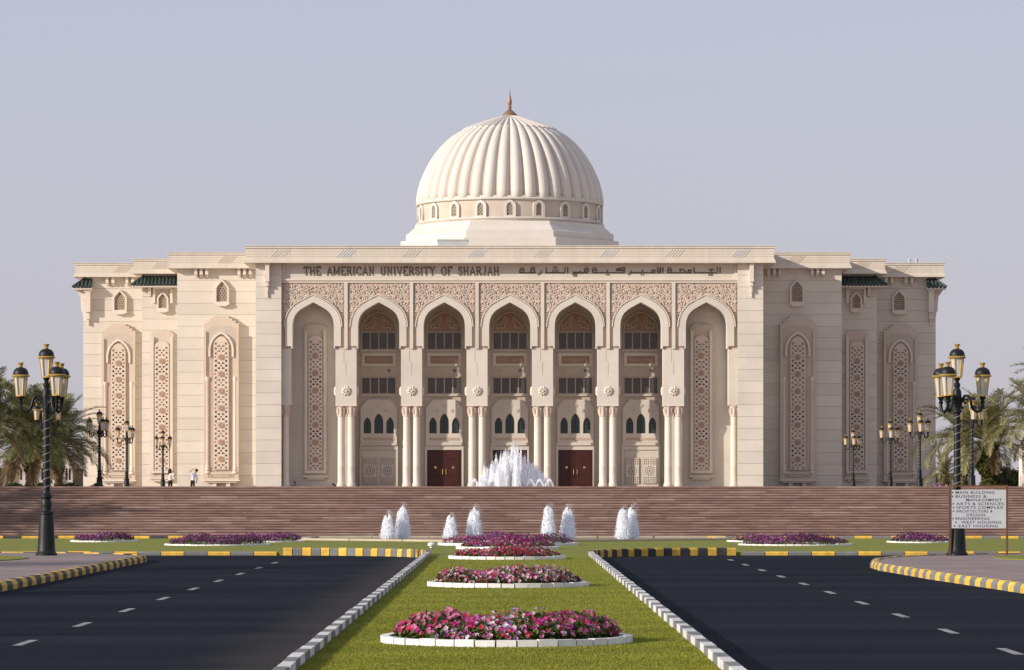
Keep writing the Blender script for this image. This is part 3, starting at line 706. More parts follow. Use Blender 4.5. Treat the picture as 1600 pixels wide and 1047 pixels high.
        g = add('grille_frame', MB().box(bx-26.8*k, bx+26.8*k, y-0.10, y+0.01, Z0+0.01, zw(703.3)), M['stone_c'], BLD)
        for s in (-1, 1):
            cx = bx+s*13.6*k; x0, x1 = cx-10.3*k, cx+10.3*k; z0, z1 = zw(755.5), zw(716); cz = (z0+z1)/2; hol = []
            for ring, (r, n, hr) in enumerate(((0.0, 1, 0.075), (0.21, 12, 0.042), (0.36, 12, 0.05))):
                for t in range(n): hol.append(hexa(cx+r*math.cos(2*math.pi*t/n+0.26), cz+r*math.sin(2*math.pi*t/n+0.26), hr, 6))
            for sx in (-1, 1):
                for zz in (0.55, 0.72, 0.88):
                    for xx in (0.10, 0.27, 0.42): 
                        if (xx*xx+zz*zz) > 0.26: hol.append(hexa(cx+sx*xx, cz+zz, 0.055, 6)); hol.append(hexa(cx+sx*xx, cz-zz, 0.055, 6))
            add('stone_grille', plate([(x0, z0), (x1, z0), (x1, z1), (x0, z1)], hol, y-0.20, y-0.13, 'grille'), M['stone_c'], g)
            add('grille_backing', MB().box(x0-0.03, x1+0.03, y-0.128, y-0.095, z0-0.03, z1+0.03), M['red'], g)
            add('grille_opening', MB().prism(hexa(cx, cz, 0.40, 14), y-0.1295, y-0.11), M['dark'], g)
for i in range(1, 6): bay_back(i)

# lattice windows -------------------------------------------------------
LW_me = {}
def lattice_parts(w, h, arched, dark_rows, per=1.362, scale=1.0):
    """stone lattice: half width w, height h, discs every `per` from the bottom; returns plate mesh, disc centres, dark patches"""
    key = (round(w, 3), round(h, 3), arched)
    u = per/213.0                                            # one measured unit of the pattern
    n = int(h/per); z_first = 0.54*per+0.10; discs = [z_first+per*k for k in range(n+1) if z_first+per*k < h-0.45]
    ap = arch_poly(w, h, h-w*1.25, 8) if arched else arch_poly(w, h, h-w*0.7, 3)
    def wid(z):                                              # half width of the opening at height z
        for (xa, za), (xb, zb2) in zip(ap, ap[1:]):
            if xa >= 0 and za <= z <= zb2: return xa+(xb-xa)*(z-za)/max(1e-6, zb2-za)
        return -1
    def inside(x, z, r):
        return z-r > 0.04 and abs(x)+r < wid(z-r)-0.03 and abs(x)+r < wid(z+r)-0.03
    hol = []; mids = []
    sx = w/0.62
    for zc in [discs[0]-per] + discs + [discs[-1]+per]:
        for s in (-1, 1):
            for (dx, dz, r) in ((75, 0, 11), (65, 46, 15.5), (65, -46, 15.5), (66, 106.5, 15.5), (24, 75, 13.5), (24, -75, 13.5), (46, 75, 6.5), (46, -75, 6.5), (48, 26, 5.0), (48, -26, 5.0)):
                x, z, r_ = s*dx*u*sx, zc+dz*u, r*u*1.05
                if inside(x, z, r_): hol.append(hexa(x, z, r_, 6, math.pi/6))
        if inside(0, zc+106.5*u, 0.10): hol.append(hexa(0, zc+106.5*u, 0.105, 4, 0, 0.75))
    me = plate(ap, hol, -0.05, 0.01, 'stone_lattice'); me.materials.append(M['relief'])
    return me, discs, u, ap
disc_me = None
def make_lattice(parent, x, y, z, w, h, arched, dark):
    global disc_me
    key = (round(w, 2), round(h, 2), arched)
    if key not in LW_me: LW_me[key] = lattice_parts(w, h, arched, dark)
    me, discs, u, ap = LW_me[key]
    o = bpy.data.objects.new('stone_lattice', me); place(o, parent, Vector((x, y, z))-WP[parent.name]); WP[o.name] = Vector((x, y, z))
    if disc_me is None:
        d = MB().prism(hexa(0, 0, 0.245, 16), -0.10, -0.045)
        for k in range(8): d.prism(hexa(0.13*math.cos(k*math.pi/4), 0.13*math.sin(k*math.pi/4), 0.05, 5), -0.125, -0.0995)
        disc_me = d.mesh('carved_disc'); disc_me.materials.append(M['disc'])
    for dz in discs:
        c = bpy.data.objects.new('carved_disc', disc_me); place(c, parent, Vector((x, y, z+dz))-WP[parent.name])
    add('lattice_backing', MB().prism(shift(ap, x, z), y+0.012, y+0.06), M['backing'], parent)
    for dk in dark:
        zc = z+discs[dk]-106.5*u if dk >= 0 else z+discs[-1]+0.5
        if dk >= 0: add('pane', MB().box(x-w*0.97, x+w*0.97, y+0.0105, y+0.0118, max(z+0.02, zc-0.40), zc+0.40), M['dark'], parent)
        else: add('pane', MB().prism(hexa(x, z+discs[-1]+0.28, w*0.62, 8), y+0.0105, y+0.0118), M['dark'], parent)
def chamf(w, z0, z1, st=0.16, n=3):                           # rectangle with stepped upper corners
    r = [(w, z0)]; x = w; z = z1-st*n*0.75; r.append((x, z))
    for k in range(n):
        x -= st; r.append((x, z)); z += st*0.75; r.append((x, z))
    r[-1] = (x, z1)
    return r + [(-a, b) for a, b in reversed(r)]
def big_window(x, Y):
    """tall framed lattice window, modelled at the size it has on the first wing"""
    k = AY/FPX; W = 27.3*k; zb = PZ(752.5, AY); zt = PZ(494, AY)
    root = add('tall_window', MB().prism(shift(chamf(W, zb+0.15, zt, 0.26, 3), x, 0), Y-0.42, Y), M['wframe'], BLD)
    # upper niche: darker field with stepped corners, pointed arch band and lattice
    zn0, zn1 = PZ(558, AY), PZ(509.5, AY)
    add('niche_field', MB().prism(shift(chamf(W-0.22, zn0, zn1, 0.13, 3), x, 0), Y-0.43, Y-0.41), M['beige'], root)
    lz = PZ(735, AY); lh = PZ(526, AY)-lz; lw_ = 14.3*k
    add('recess', MB().prism(shift(arch_poly(lw_+0.10, lh+0.16, lh-1.15), x, lz-0.06), Y-0.46, Y-0.43), M['pink'], root)
    make_lattice(root, x, Y-0.53, lz+0.06, 11.9*k, lh-0.05, True, LAT_DARK)
    bandp = [p for p in arch_poly(lw_+0.20, lh+0.28, lh-1.12)][1:-1]
    bandp = [(bandp[0][0], zn0-lz+0.0)] + bandp + [(bandp[-1][0], zn0-lz+0.0)]
    bandp = [p for p in bandp if p[1] >= zn0-lz-0.01]
    add('arch_band', MB().ribbon(shift(bandp, x, lz), 0.16, Y-0.62, Y-0.42), M['trim'], root)
    m = MB()
    for s in (-1, 1):
        xa, xb = sorted((x+s*(W-0.20), x+s*W)); m.box(xa, xb, Y-0.56, Y-0.419, zb+0.75, zn1-0.45)
    add('side_moulding', m, M['wframe'], root)
    for s in (-1, 1):                                         # colonnettes beside the lattice
        cx = x+s*21.6*k
        add('colonnette', MB().lathe([(0.16,0),(0.16,0.35),(0.12,0.38),(0.11,0.5),(0.11,PZ(596,AY)-PZ(735,AY)),(0.16,PZ(594,AY)-PZ(735,AY)),(0.17,PZ(589,AY)-PZ(735,AY))], 12, (cx, Y-0.47, PZ(735, AY))), M['trim'], root, smooth=40)
        sw = MB().lathe([(0.16,-0.12),(0.20,-0.08),(0.20,0.08),(0.16,0.12)], 12, (cx, Y-0.52, PZ(735, AY)-0.16)); add('colonnette_base', sw, M['trim'], root, smooth=30)
    base = add('window_base', MB().box(x-W-0.01, x+W+0.01, Y-0.60, Y, zb+0.15, PZ(737.5, AY)), M['wframe'], root)
    pm = MB(); zc = (zb+0.15+PZ(737.5, AY))/2
    pm.ribbon([(x-1.0, zc-0.1), (x-0.8, zc-0.1), (x-0.66, zc+0.08), (x+0.66, zc+0.08), (x+0.8, zc-0.1), (x+1.0, zc-0.1), (x+1.0, zc+0.1), (x+0.8, zc+0.1), (x+0.66, zc-0.1), (x-0.66, zc-0.1), (x-0.8, zc+0.1), (x-1.0, zc+0.1), (x-1.0, zc-0.12)], 0.05, Y-0.625, Y-0.598)
    add('base_pattern', pm, M['backing'], base)
    m = MB(); m.box(x-W-0.08, x+W+0.08, Y-0.66, Y, zb+0.04, zb+0.149); m.box(x-W+0.15, x+W-0.15, Y-0.52, Y, zb-0.10, zb+0.0395)
    add('base_moulding', m, M['trim'], root)
    for s in (-1, 1):
        add('base_bracket', MB().box(x+s*0.55-0.16, x+s*0.55+0.16, Y-0.40, Y, Z0, zb-0.101), M['trim'], root)
LAT_DARK = [1, 3, 6]
def slim_window(x, Y, zt, zb, W, lw_, lzt, lzb, dark):
    root = add('slim_window', MB().prism(shift(chamf(W, zb+0.1, zt, 0.13, 2), x, 0), Y-0.22, Y), M['wframe'], BLD)
    add('recess', MB().prism(shift(arch_poly(lw_+0.05, lzt-lzb+0.05, lzt-lzb-0.7, 3), x, lzb-0.02), Y-0.235, Y-0.21), M['pink'], root)
    make_lattice(root, x, Y-0.33, lzb, lw_, lzt-lzb, False, dark)
    m = MB()
    for s in (-1, 1):
        xa, xb = sorted((x+s*(lw_+0.07), x+s*(lw_+0.30))); m.box(xa, xb, Y-0.42, Y-0.219, zb+0.4, zt-0.5)
    m.box(x-lw_-0.30, x+lw_+0.30, Y-0.43, Y-0.219, lzb-0.22, lzb-0.02)
    add('side_moulding', m, M['stone'], root)
    m = MB(); m.box(x-W-0.06, x+W+0.06, Y-0.34, Y, zb-0.05, zb+0.099); m.box(x-W+0.2, x+W-0.2, Y-0.26, Y, zb-0.22, zb-0.0505)
    add('base_moulding', m, M['stone'], root)
for s in (-1, 1):
    big_window(s*abs(X(346.3, AY)), AY)
    big_window(s*abs(X(186, CY)), CY)
    k = BY/FPX
    slim_window(s*abs(X(253.5, BY)), BY, PZ(517, BY), PZ(748, BY), 18*k, 11.3*k, PZ(533, BY), PZ(735, BY), [1, 3, 6])
    k = YE/FPX
    slim_window((PX(BAYS[0]+4, YE) if s < 0 else PX(BAYS[6]-8, YE)), YE, PZ(507, YE), PZ(745, YE), 18*k, 11*k, PZ(524, YE), PZ(735, YE), [2, 5])
# small upper windows
def small_window(x, Y, zb, w, h):
    pent = lambda a, b, c: [(a, 0), (a, c), (a*0.80, c+(b-c)*0.30), (0, b), (-a*0.80, c+(b-c)*0.30), (-a, c), (-a, 0)]
    outer = pent(w, h, h*0.62); innr = shift(pent(w-0.13, h-0.32, h*0.62-0.14), 0, 0.12)
    f = add('small_window', plate(shift(outer, x, zb), [shift(innr, x, zb)], Y-0.30, Y, 'smallwin'), M['trim'], BLD)
    hol = []
    ww = w-0.16; nx = 4; st_ = 2*ww/nx
    for r_ in range(int((h-0.3)/(st_*0.87))):
        for c in range(nx+1):
            hx = -ww+st_*(c+(0.5 if r_ % 2 else 0)); hz_ = 0.13+0.16+r_*st_*0.87
            lim = ww-0.09 if hz_ < h*0.52 else (ww-0.10)*(1-(hz_-h*0.52)/(h*0.30))-0.03
            if abs(hx) < lim: hol.append(hexa(hx, hz_, st_*0.27, 6, math.pi/6))
    o = plate(shift(innr, x, zb), [shift(hh, x, zb) for hh in hol], Y-0.16, Y-0.10, 'grille')
    add('lattice', o, M['backing'], f); add('pane', MB().prism(shift(innr, x, zb), Y-0.06, Y-0.03), M['dark'], f)
    add('sill', MB().prism([(x-w-0.05, zb), (x+w+0.05, zb), (x+w+0.05, zb-0.08), (x+w*0.5, zb-0.24), (x-w*0.5, zb-0.24), (x-w-0.05, zb-0.08)], Y-0.34, Y), M['trim'], f)
for s in (-1, 1):
    kA = AY/FPX
    small_window(s*abs(X(347, AY)), AY, PZ(474, AY), 11*kA, 38*kA)
    small_window(s*abs(X(187.5, CY)), CY, PZ(487, CY), 11.3*kA, 36.5*kA)
    kB = BY/FPX; xB = s*abs(X(254.5, BY))
    small_window(xB, BY, PZ(484, BY), 9*kB, 28.5*kB)
    m = MB()
    for t in (-1, 1): m.box(xB+t*13.5*kB-0.10, xB+t*13.5*kB+0.10, BY-0.30, BY, PZ(474, BY), PZ(449, BY))
    m.box(xB-13.5*kB-0.1, xB+13.5*kB+0.1, BY-0.295, BY, PZ(452, BY), PZ(448.9, BY))
    add('window_hood_frame', m, M['trim'], BLD)
# brackets under the wing cornices
def bracket(x, Y, z1, h=0.66, w=0.24, d=0.45):
    add('bracket', MB().box(x-w/2, x+w/2, Y-d, Y, z1-h*0.75, z1-0.003).box(x-w/2+0.02, x+w/2-0.02, Y-d*0.55, Y, z1-h, z1-h*0.7505), M['trim'], BLD)
for s in (-1, 1):
    for p in (306.5, 315, 323.5, 374, 382.5, 391.5): bracket(s*abs(X(p, AY)), AY, PZ(420, AY))
    for p in (168, 177, 199, 208): bracket(s*abs(X(p, CY)), CY, PZ(433.5, CY))
    bracket(s*abs(X(234.5, BY)), BY, PZ(448.5, BY), 0.75)
    # long hanging brackets on the front piers and on the outer wing
    xb = s*abs(X(418.5)); m = MB(); y = FY-0.35
    m.box(xb-0.16, xb+0.16, y-0.48, y, Z(441), Z(412.2)); m.box(xb-0.24, xb+0.24, y-0.52, y, Z(414.5), Z(412.4)); m.box(xb-0.10, xb+0.10, y-0.36, y, Z(446), Z(441.05)); m.box(xb-0.14, xb+0.14, y-0.40, y, Z(447.5), Z(446.05)); m.box(xb-0.07, xb+0.07, y-0.25, y, Z(457), Z(447.55)); m.box(xb-0.035, xb+0.035, y-0.14, y, Z(465), Z(457.05))
    add('hanging_bracket', m, M['trim'], BLD)
    for (p, dp) in ((138, 0.62),):
        xb = s*abs(X(p, CY)); m = MB(); y = CY
        m.box(xb-0.22, xb+0.22, y-0.62, y, PZ(488, CY), PZ(453, CY)); m.box(xb-0.30, xb+0.30, y-0.68, y, PZ(456.5, CY), PZ(453.4, CY)); m.box(xb-0.14, xb+0.14, y-0.42, y, PZ(499, CY), PZ(488.05, CY)); m.box(xb-0.07, xb+0.07, y-0.22, y, PZ(508, CY), PZ(499.05, CY))
        add('hanging_bracket', m, M['trim'], BLD)
    # corbel wrapping the outer corner of the far wing and the first wing
    m = MB(); x0 = abs(X(130, CY)); xs = [s*(x0), s*(x0+0.55)]; pts = [(s*x0, PZ(453, CY)), (s*(x0+0.62), PZ(453, CY)), (s*(x0+0.5), PZ(457, CY)), (s*(x0+0.24), PZ(464, CY)), (s*(x0+0.18), PZ(486, CY)), (s*(x0+0.08), PZ(488, CY)), (s*x0, PZ(500, CY))]
    if s > 0: pts = pts[::-1]
    add('corner_corbel', MB().prism(pts, CY+0.1, CY+1.6), M['trim'], BLD)
# green tiled hoods
def hood(xa, xb, Y, ztop, zbot, proj, hip_left, hip_right):
    n = max(4, round((xb-xa)/0.30)); root = add('tiled_hood', MB().box(xa, xb, Y-proj+0.05, Y, zbot-0.17, zbot), M['trim'], BLD)
    w = (xb-xa)/n; hl = 0.9
    def pt(x, t):                                            # t 0 at eave, 1 at top
        return (x, Y-proj+(proj-0.12)*t, zbot+0.03+(ztop-zbot-0.03)*t)
    for k in range(n):
        x0 = xa+w*k; xc = x0+w/2; t1 = 1.0
        if hip_left and xc-xa < hl: t1 = max(0.12, (xc-xa)/hl)
        if hip_right and xb-xc < hl: t1 = min(t1, max(0.12, (xb-xc)/hl))
        m = MB(); a = pt(xc, -0.05); b = pt(xc, t1); m.tube([a, b], w*0.36, 7)
        m.quad(pt(x0, 0.0), pt(x0+w, 0.0), pt(x0+w, t1), pt(x0, t1))
        add('tile', m, M['tile'], root, smooth=50)
    for flag, xe in ((hip_left, xa), (hip_right, xb)):       # the short sloping ends
        if flag:
            sg = 1 if xe == xa else -1
            for k in range(4):
                y0 = Y-proj+proj*k/4; m = MB(); yc = y0+proj/8; tt = min(1.0, (yc-(Y-proj))/proj+0.15)
                m.tube([(xe-sg*0.05, yc, zbot+0.03), (xe+sg*hl*tt, yc, zbot+0.03+(ztop-zbot-0.03)*tt)], 0.11, 7)
                add('tile', m, M['tile'], root, smooth=50)
            add('hip_ridge', MB().tube([(xe, Y-proj, zbot+0.08), (xe+sg*hl, Y-0.1, ztop+0.05)], 0.10, 8), M['tile'], root, smooth=50)
for s in (-1, 1):
    a, b = sorted((s*abs(X(208, BY)), s*(abs(X(277, AY))-0.1))); hood(a, b, BY, PZ(432.3, BY), PZ(446.5, BY), 1.0, s < 0, s > 0)
    a, b = sorted((s*abs(X(115.5, CY)), s*abs(X(145, CY)))); hood(a, b, CY, PZ(436.5, CY), PZ(450, CY), 0.9, s < 0, s > 0)

# dome --------------------------------------------------------------------
DY = 300.0; dq = DY/FPX
DC = (PX(796.5, DY), DY)
dome = add('dome', MB().lathe([(7.45, 25.6)] + [], 4) if False else MB().lathe([(r*dq-0.14, z) for r, z in [(143,25.6),(142.5,26.5),(140,27.8),(134.5,29.0),(126,30.0)]] , 64, (*DC, 0)), M['domepink'], BLD, smooth=40)
zpf = lambda yy: PZ(yy, DY)
prof_px = [(143.8,316.5),(143.2,306),(141,295),(138,283),(134,273),(129,262),(123.5,251.5),(116,240),(108,230),(99,220.5),(90,212.5),(80,206),(73,202)]
prof = [(r*dq, zpf(y)-0.12) for r, y in prof_px]
me = dome.data; me.clear_geometry()
dmb = MB().lathe([(r-0.15, z) for r, z in prof] + [(0.05, prof[-1][1]+0.05)], 96, (0, 0, -prof[0][1])); me.from_pydata(dmb.v, [], dmb.f); me.update()
me.polygons.foreach_set('use_smooth', [True]*len(me.polygons))
dome.location = Vector((DC[0], DC[1], prof[0][1]))-WP[BLD.name]; WP[dome.name] = Vector((DC[0], DC[1], prof[0][1]))
NR = 42
rib = MB(); K = 9; ha = math.pi/NR
rows = [(prof[0][0]-0.02, prof[0][1]-0.10, 0.35), (prof[0][0], prof[0][1]-0.03, 0.75)] + [(r, z, 1.0) for r, z in prof]
for (r, z, wd) in rows:
    for j in range(K):
        u = -1+2*j/(K-1); a = u*ha*0.94*(wd**0.5); bul = (math.sqrt(max(0, 1-u*u*0.98))-0.72)*0.54*(r/7.7)*wd+(-0.0)
        rr = r+bul if abs(u) < 0.999 else r-0.25
        rib.v.append((rr*math.sin(a), -rr*math.cos(a), z-prof[0][1]))
for i in range(len(rows)-1):
    for j in range(K-1):
        a = i*K+j; rib.f.append((a, a+1, a+K+1, a+K)); rib.m.append(0)
rib.f.append(tuple(range(K-1, -1, -1))); rib.m.append(0)
rib_me = rib.mesh('dome_rib'); rib_me.materials.append(M['domew']); rib_me.polygons.foreach_set('use_smooth', [True]*len(rib_me.polygons))
for k in range(NR):
    o = bpy.data.objects.new('dome_rib', rib_me); place(o, dome, (0, 0, 0)); o.rotation_euler.z = 2*math.pi*(k+0.5)/NR
capm = MB(); rc = 73.6*dq; zc_ = zpf(202.5)-0.15; za = zpf(179)
for k in range(NR):                                            # pleated cap in one surface
    pass
seg = NR*6; rings = [(1.012, -0.10), (1.0, 0.06), (0.82, 0.27), (0.6, 0.50), (0.4, 0.70), (0.2, 0.875), (0.05, 0.985)]
for (fr_, ft) in rings:
    for k in range(seg):
        a = 2*math.pi*(k)/seg; w_ = abs(math.sin(a*NR/2)); r = rc*fr_*(1+0.0)+0.0; dz = (w_-0.6)*0.22*fr_
        capm.v.append((r*math.sin(a), -r*math.cos(a), (za-zc_)*ft+dz))
for i in range(len(rings)-1):
    for k in range(seg):
        b = (k+1) % seg; capm.f.append((i*seg+k, i*seg+b, (i+1)*seg+b, (i+1)*seg+k)); capm.m.append(0)
capm.f.append(tuple(range((len(rings)-1)*seg, len(rings)*seg))); capm.m.append(0)
cme = capm.mesh('dome_cap'); cme.materials.append(M['domew']); cme.polygons.foreach_set('use_smooth', [True]*len(cme.polygons)); cme.set_sharp_from_angle(angle=R(38))
co = bpy.data.objects.new('dome_cap', cme); place(co, dome, (0, 0, zc_-prof[0][1])); co.rotation_euler.z = math.pi/NR*0
add('finial', MB().lathe([(0.66,-0.35),(0.60,0.0),(0.36,0.22),(0.16,0.40),(0.10,0.50),(0.15,0.58),(0.16,0.66),(0.09,0.74),(0.15,0.84),(0.18,1.02),(0.13,1.3),(0.075,1.6),(0.03,1.9),(0.008,2.15)], 14, (DC[0], DC[1], za)), M['copper'], dome, smooth=50)
# drum
zd1, zd0 = 25.62, 24.18
drum = add('drum', MB().lathe([(7.62, zd0-0.05), (7.62, zd1+0.1)], 96, (*DC, 0)), M['beige'], BLD, smooth=40)
add('drum_moulding', MB().lathe([(7.60,0),(7.80,0.02),(7.86,0.10),(7.80,0.20),(7.70,0.24),(7.70,0.36)], 96, (*DC, zd1)), M['domew'], drum, smooth=30)
add('drum_moulding', MB().lathe([(7.60,-0.42),(7.66,-0.40),(7.70,-0.22),(7.80,-0.16),(7.86,-0.06),(7.78,0.03),(7.60,0.06)], 96, (*DC, zd0)), M['domew'], drum, smooth=30)
dh = zd1-zd0
wo = arch_poly(0.50, dh*0.97, dh*0.62, 6); wi = shift(arch_poly(0.26, dh*0.74, dh*0.48, 5), 0, 0.12)
dw_me = plate(wo, [wi], -0.14, 0.05, 'drum_window'); dw_me.materials.append(M['domew'])
dl = [hexa(sx*0.11*(0 if r_ % 2 else 1), 0.27+0.15*r_, 0.062, 6) for r_ in range(6) for sx in ((-1, 1) if r_ % 2 == 0 else (0,))]
dl_me = plate(wi, dl, -0.06, -0.03, 'drum_lattice'); dl_me.materials.append(M['backing'])
dp_me = MB().prism(wi, -0.012, 0.01).mesh('pane'); dp_me.materials.append(M['pblue']); 
M['bluegl'] = mat('drum_blue_glass', (0.08,0.11,0.17), 0.3, 0.2); dp_me.materials.clear(); dp_me.materials.append(M['bluegl'])
for k in range(20):
    a = 2*math.pi*k/20; w_ = Vector((DC[0]+7.64*math.sin(a), DC[1]-7.64*math.cos(a), zd0+0.02))
    o = bpy.data.objects.new('drum_window', dw_me); place(o, drum, w_-WP[drum.name]); o.rotation_euler.z = a
    for nm, mm in (('drum_lattice', dl_me), ('pane', dp_me)):
        c = bpy.data.objects.new(nm, mm); place(c, drum, w_-WP[drum.name]); c.rotation_euler.z = a
# octagonal base in two flared tiers
def octa(ap, z): 
    r = ap/math.cos(math.pi/8); return [(DC[0]+r*math.sin(math.pi/8+k*math.pi/4), DC[1]-r*math.cos(math.pi/8+k*math.pi/4), z) for k in range(8)]
m = MB(); lv = [(9.02, 20.4), (9.02, 22.42), (8.94, 22.47), (8.60, 22.50), (8.58, 23.02), (8.40, 23.10), (8.05, 23.45), (7.86, 23.58), (7.82, 23.86), (7.0, 23.87)]
for ap, z in lv: m.v += octa(ap, z)
for i in range(len(lv)-1):
    for k in range(8):
        b = (k+1) % 8; m.f.append((i*8+k, i*8+b, i*8+8+b, i*8+8+k)); m.m.append(0)
m.f.append(tuple(range(8*(len(lv)-1), 8*len(lv)))); m.m.append(0)
add('dome_base', m, M['domew'], BLD)
add('roof_box', MB().box(X(684, 286), X(731, 286), 286, 287.5, ZTOP-1.2, PZ(374.5, 286)).box(X(683, 286), X(732, 286), 285.95, 287.55, PZ(376, 286), PZ(374.2, 286)+0.02), M['roofbox'], BLD)
add('roof', MB().box(X(400), -X(400), FY+0.4, 329, ZTOP-0.65, ZTOP-0.55), M['cornice'], BLD)
for p, Yc in ((227, CY), (233, CY), (1432, CY), (1421, CY)):
    add('roof_vent', MB().lathe([(0.10,-0.35),(0.10,0.28),(0.16,0.30),(0.16,0.42),(0.02,0.50)], 8, (PX(p, Yc+2), Yc+2, PZ(411.5, CY)+0.05)), M['roofbox'], BLD)

# ------------------------------------------------------------------ fountain basin and water
bx0, bx1 = PX(463, 136), PX(1142, 136)
shape = [(bx0, 136.6), (0.1, 130.3), (bx1, 136.6), (bx1, 143.5), (bx0, 143.5)]
ishape = [(bx0+0.4, 136.85), (0.1, 130.85), (bx1-0.4, 136.85), (bx1-0.4, 143.1), (bx0+0.4, 143.1)]
bas = empty('fountain_basin', (0, 137, 0), 'low angular stone basin at the foot of the red stairs', 'basin')
for i in range(5):
    a, b = Vector(shape[i]), Vector(shape[(i+1) % 5]); c, d = Vector(ishape[i]), Vector(ishape[(i+1) % 5])
    n = max(1, round((b-a).length/2.3))
    for k in range(n):
        t0, t1 = k/n+0.002, (k+1)/n-0.002
        p = [a.lerp(b, t0), a.lerp(b, t1), c.lerp(d, t1), c.lerp(d, t0)]
        add('rim_stone', MB().slab([tuple(x) for x in p], 0.0, 0.175), M['rim'], bas)
add('water', MB().slab(ishape, 0.05, 0.12), M['pool'], bas)

def jet_meshes(h, w, seed, n=3000, droplets=700, ragged=0.22, taper=0.5):
    """one aerated jet: a lumpy core, a ragged sheath of narrow strands, and loose drops"""
    r = np.random.default_rng(seed); core = MB(); S = 14; ph = r.uniform(0, 6, 6); rows = 16; lx, ly = r.normal(0, 0.08*w), r.normal(0, 0.08*w)
    def env(u): return w*(taper*0.8+(1-taper*0.8)*(1-u)**0.75)*(1.0 if u < 0.86 else max(0.25, 1-((u-0.86)/0.2)**2))
    spk = r.uniform(0.78, 1.05, 9); pk = lambda a: float(np.interp((a % (2*math.pi))/(2*math.pi)*9, range(10), list(spk)+[spk[0]]))
    for i in range(rows+1):
        u = i/rows*0.72
        for k in range(S):
            a = 2*math.pi*k/S; lump = 0.46+0.10*math.sin(3*a+ph[0]+u*2)+0.08*math.sin(5*a+ph[1]-u*5)+0.05*math.sin(9*a+u*11+ph[2]); q_ = env(u)*lump
            core.v.append((q_*math.cos(a)+lx*u, q_*math.sin(a)+ly*u, h*u*(1 if i < rows else pk(a))))
    for i in range(rows):
        for k in range(S):
            b = (k+1) % S; core.f.append((i*S+k, i*S+b, i*S+S+b, i*S+S+k)); core.m.append(0)
    core.f.append(tuple(range(rows*S, rows*S+S))); core.m.append(0)
    Q = []
    for k in range(n):
        a = r.uniform(0, 2*math.pi); q_ = r.uniform(0.30, 1.0); top = h*pk(a)*r.uniform(1-ragged*0.4, 1.03); z0 = top*r.uniform(0, 0.93); z1 = min(z0+h*r.uniform(0.03, 0.12), top)
        p = [(env(min(z/h, 1))*q_*math.cos(a)+lx*z/h, env(min(z/h, 1))*q_*math.sin(a)+ly*z/h, z) for z in (z0, (z0+z1)/2, z1)]
        ww = w*r.uniform(0.012, 0.045); b = r.uniform(0, math.pi); dx, dy = ww*math.cos(b), ww*math.sin(b)
        Q += [p[0], (p[1][0]+dx, p[1][1]+dy, p[1][2]), p[2], (p[1][0]-dx, p[1][1]-dy, p[1][2])]
    for k in range(droplets):
        a = r.uniform(0, 2*math.pi); z = h*r.uniform(0.05, 1.10); rr = env(min(z/h, 1))*(0.85+abs(r.normal(0, 0.28)))+0.03*w; e = w*r.uniform(0.008, 0.026); b = r.uniform(0, math.pi)
        x, y = rr*math.cos(a)+0.10*z*r.uniform(0, 1), rr*math.sin(a); dx, dy = e*math.cos(b), e*math.sin(b)
        Q += [(x, y, z-e*1.4), (x+dx, y+dy, z), (x, y, z+e*1.4), (x-dx, y-dy, z)]
    return core, fast_mesh('spray', Q, 4)
jets = [(606, 803, 'short left jet of the pair at the basin end'), (629, 793, None), (704, 806, None), (741, 795, None), (857, 793, None), (887, 795, None), (973, 796, None), (988, 794, None)]
jl = ['short pointed white jet next to a taller one by the beige basin end', 'tall white jet in the basin with spray drifting beside it',
      'shortest white cone jet in the basin, standing well apart from its neighbour', 'tall ragged white jet rising behind the purple bed near the shortest cone',
      'tall pointed white jet just behind the dark end of the purple bed', 'blunt white jet beside the pointed one behind the dark bed end',
      'wide white jet merging with a slimmer one in front of bare stairs', 'slim white jet merged against a wider one, near the dark rim']
for k, ((px, py, _), lb) in enumerate(zip(jets, jl)):
    Yj = 138.3+0.5*(k % 2); h = (PZ(py, Yj)-0.12)*1.06
    o = empty('water_jet', (PX(px, Yj), Yj, 0.118), lb, 'water jet', 'jets in the low basin')
    core, spray = jet_meshes(h, (0.34 if k % 2 == 0 else 0.37)*(0.85 if k == 7 else 1), 40+k, taper=0.30 if k in (0, 2) else 0.45)
    add('water_column', core, M['foam'], o, local=True, smooth=60); add('spray', spray, M['foam'], o, local=True, kind='stuff')
FNY = 200.0
fo = empty('plaza_fountain', (PX(801, FNY), FNY, 1.65), 'large white pyramid of fountain jets above the stairs before the central door', 'fountain')
WP[fo.name] = Vector(fo.location)
add('basin', MB().lathe([(3.1,0),(3.1,0.32),(2.8,0.32),(2.8,0.2),(0.01,0.2)], 40, tuple(fo.location)), M['rim'], fo)
fj = [(-44,728),(-38,733),(-31,722),(-25,716),(-18,712),(-12,706),(-6,709),(1,694),(6,699),(12,705),(18,716),(24,724),(31,728),(37,727),(44,738),(-49,742),(50,744),(-22,728),(8,712),(-2,716),(-15,722),(20,732),(28,738),(-34,742)]
for k, (dx, py) in enumerate(fj):
    h = (PZ(py, FNY)-1.85)*1.13
    core, spray = jet_meshes(h, 0.22+0.04*(k % 3), 90+k, 1300, 260, 0.3, 0.35)
    j = add('jet', core, M['foam'], fo, local=True, smooth=60); add('spray', spray, M['foam'], j, local=True, kind='stuff')
    j.location = (dx*FNY/FPX, rng.uniform(-0.9, 0.9), 0.2)
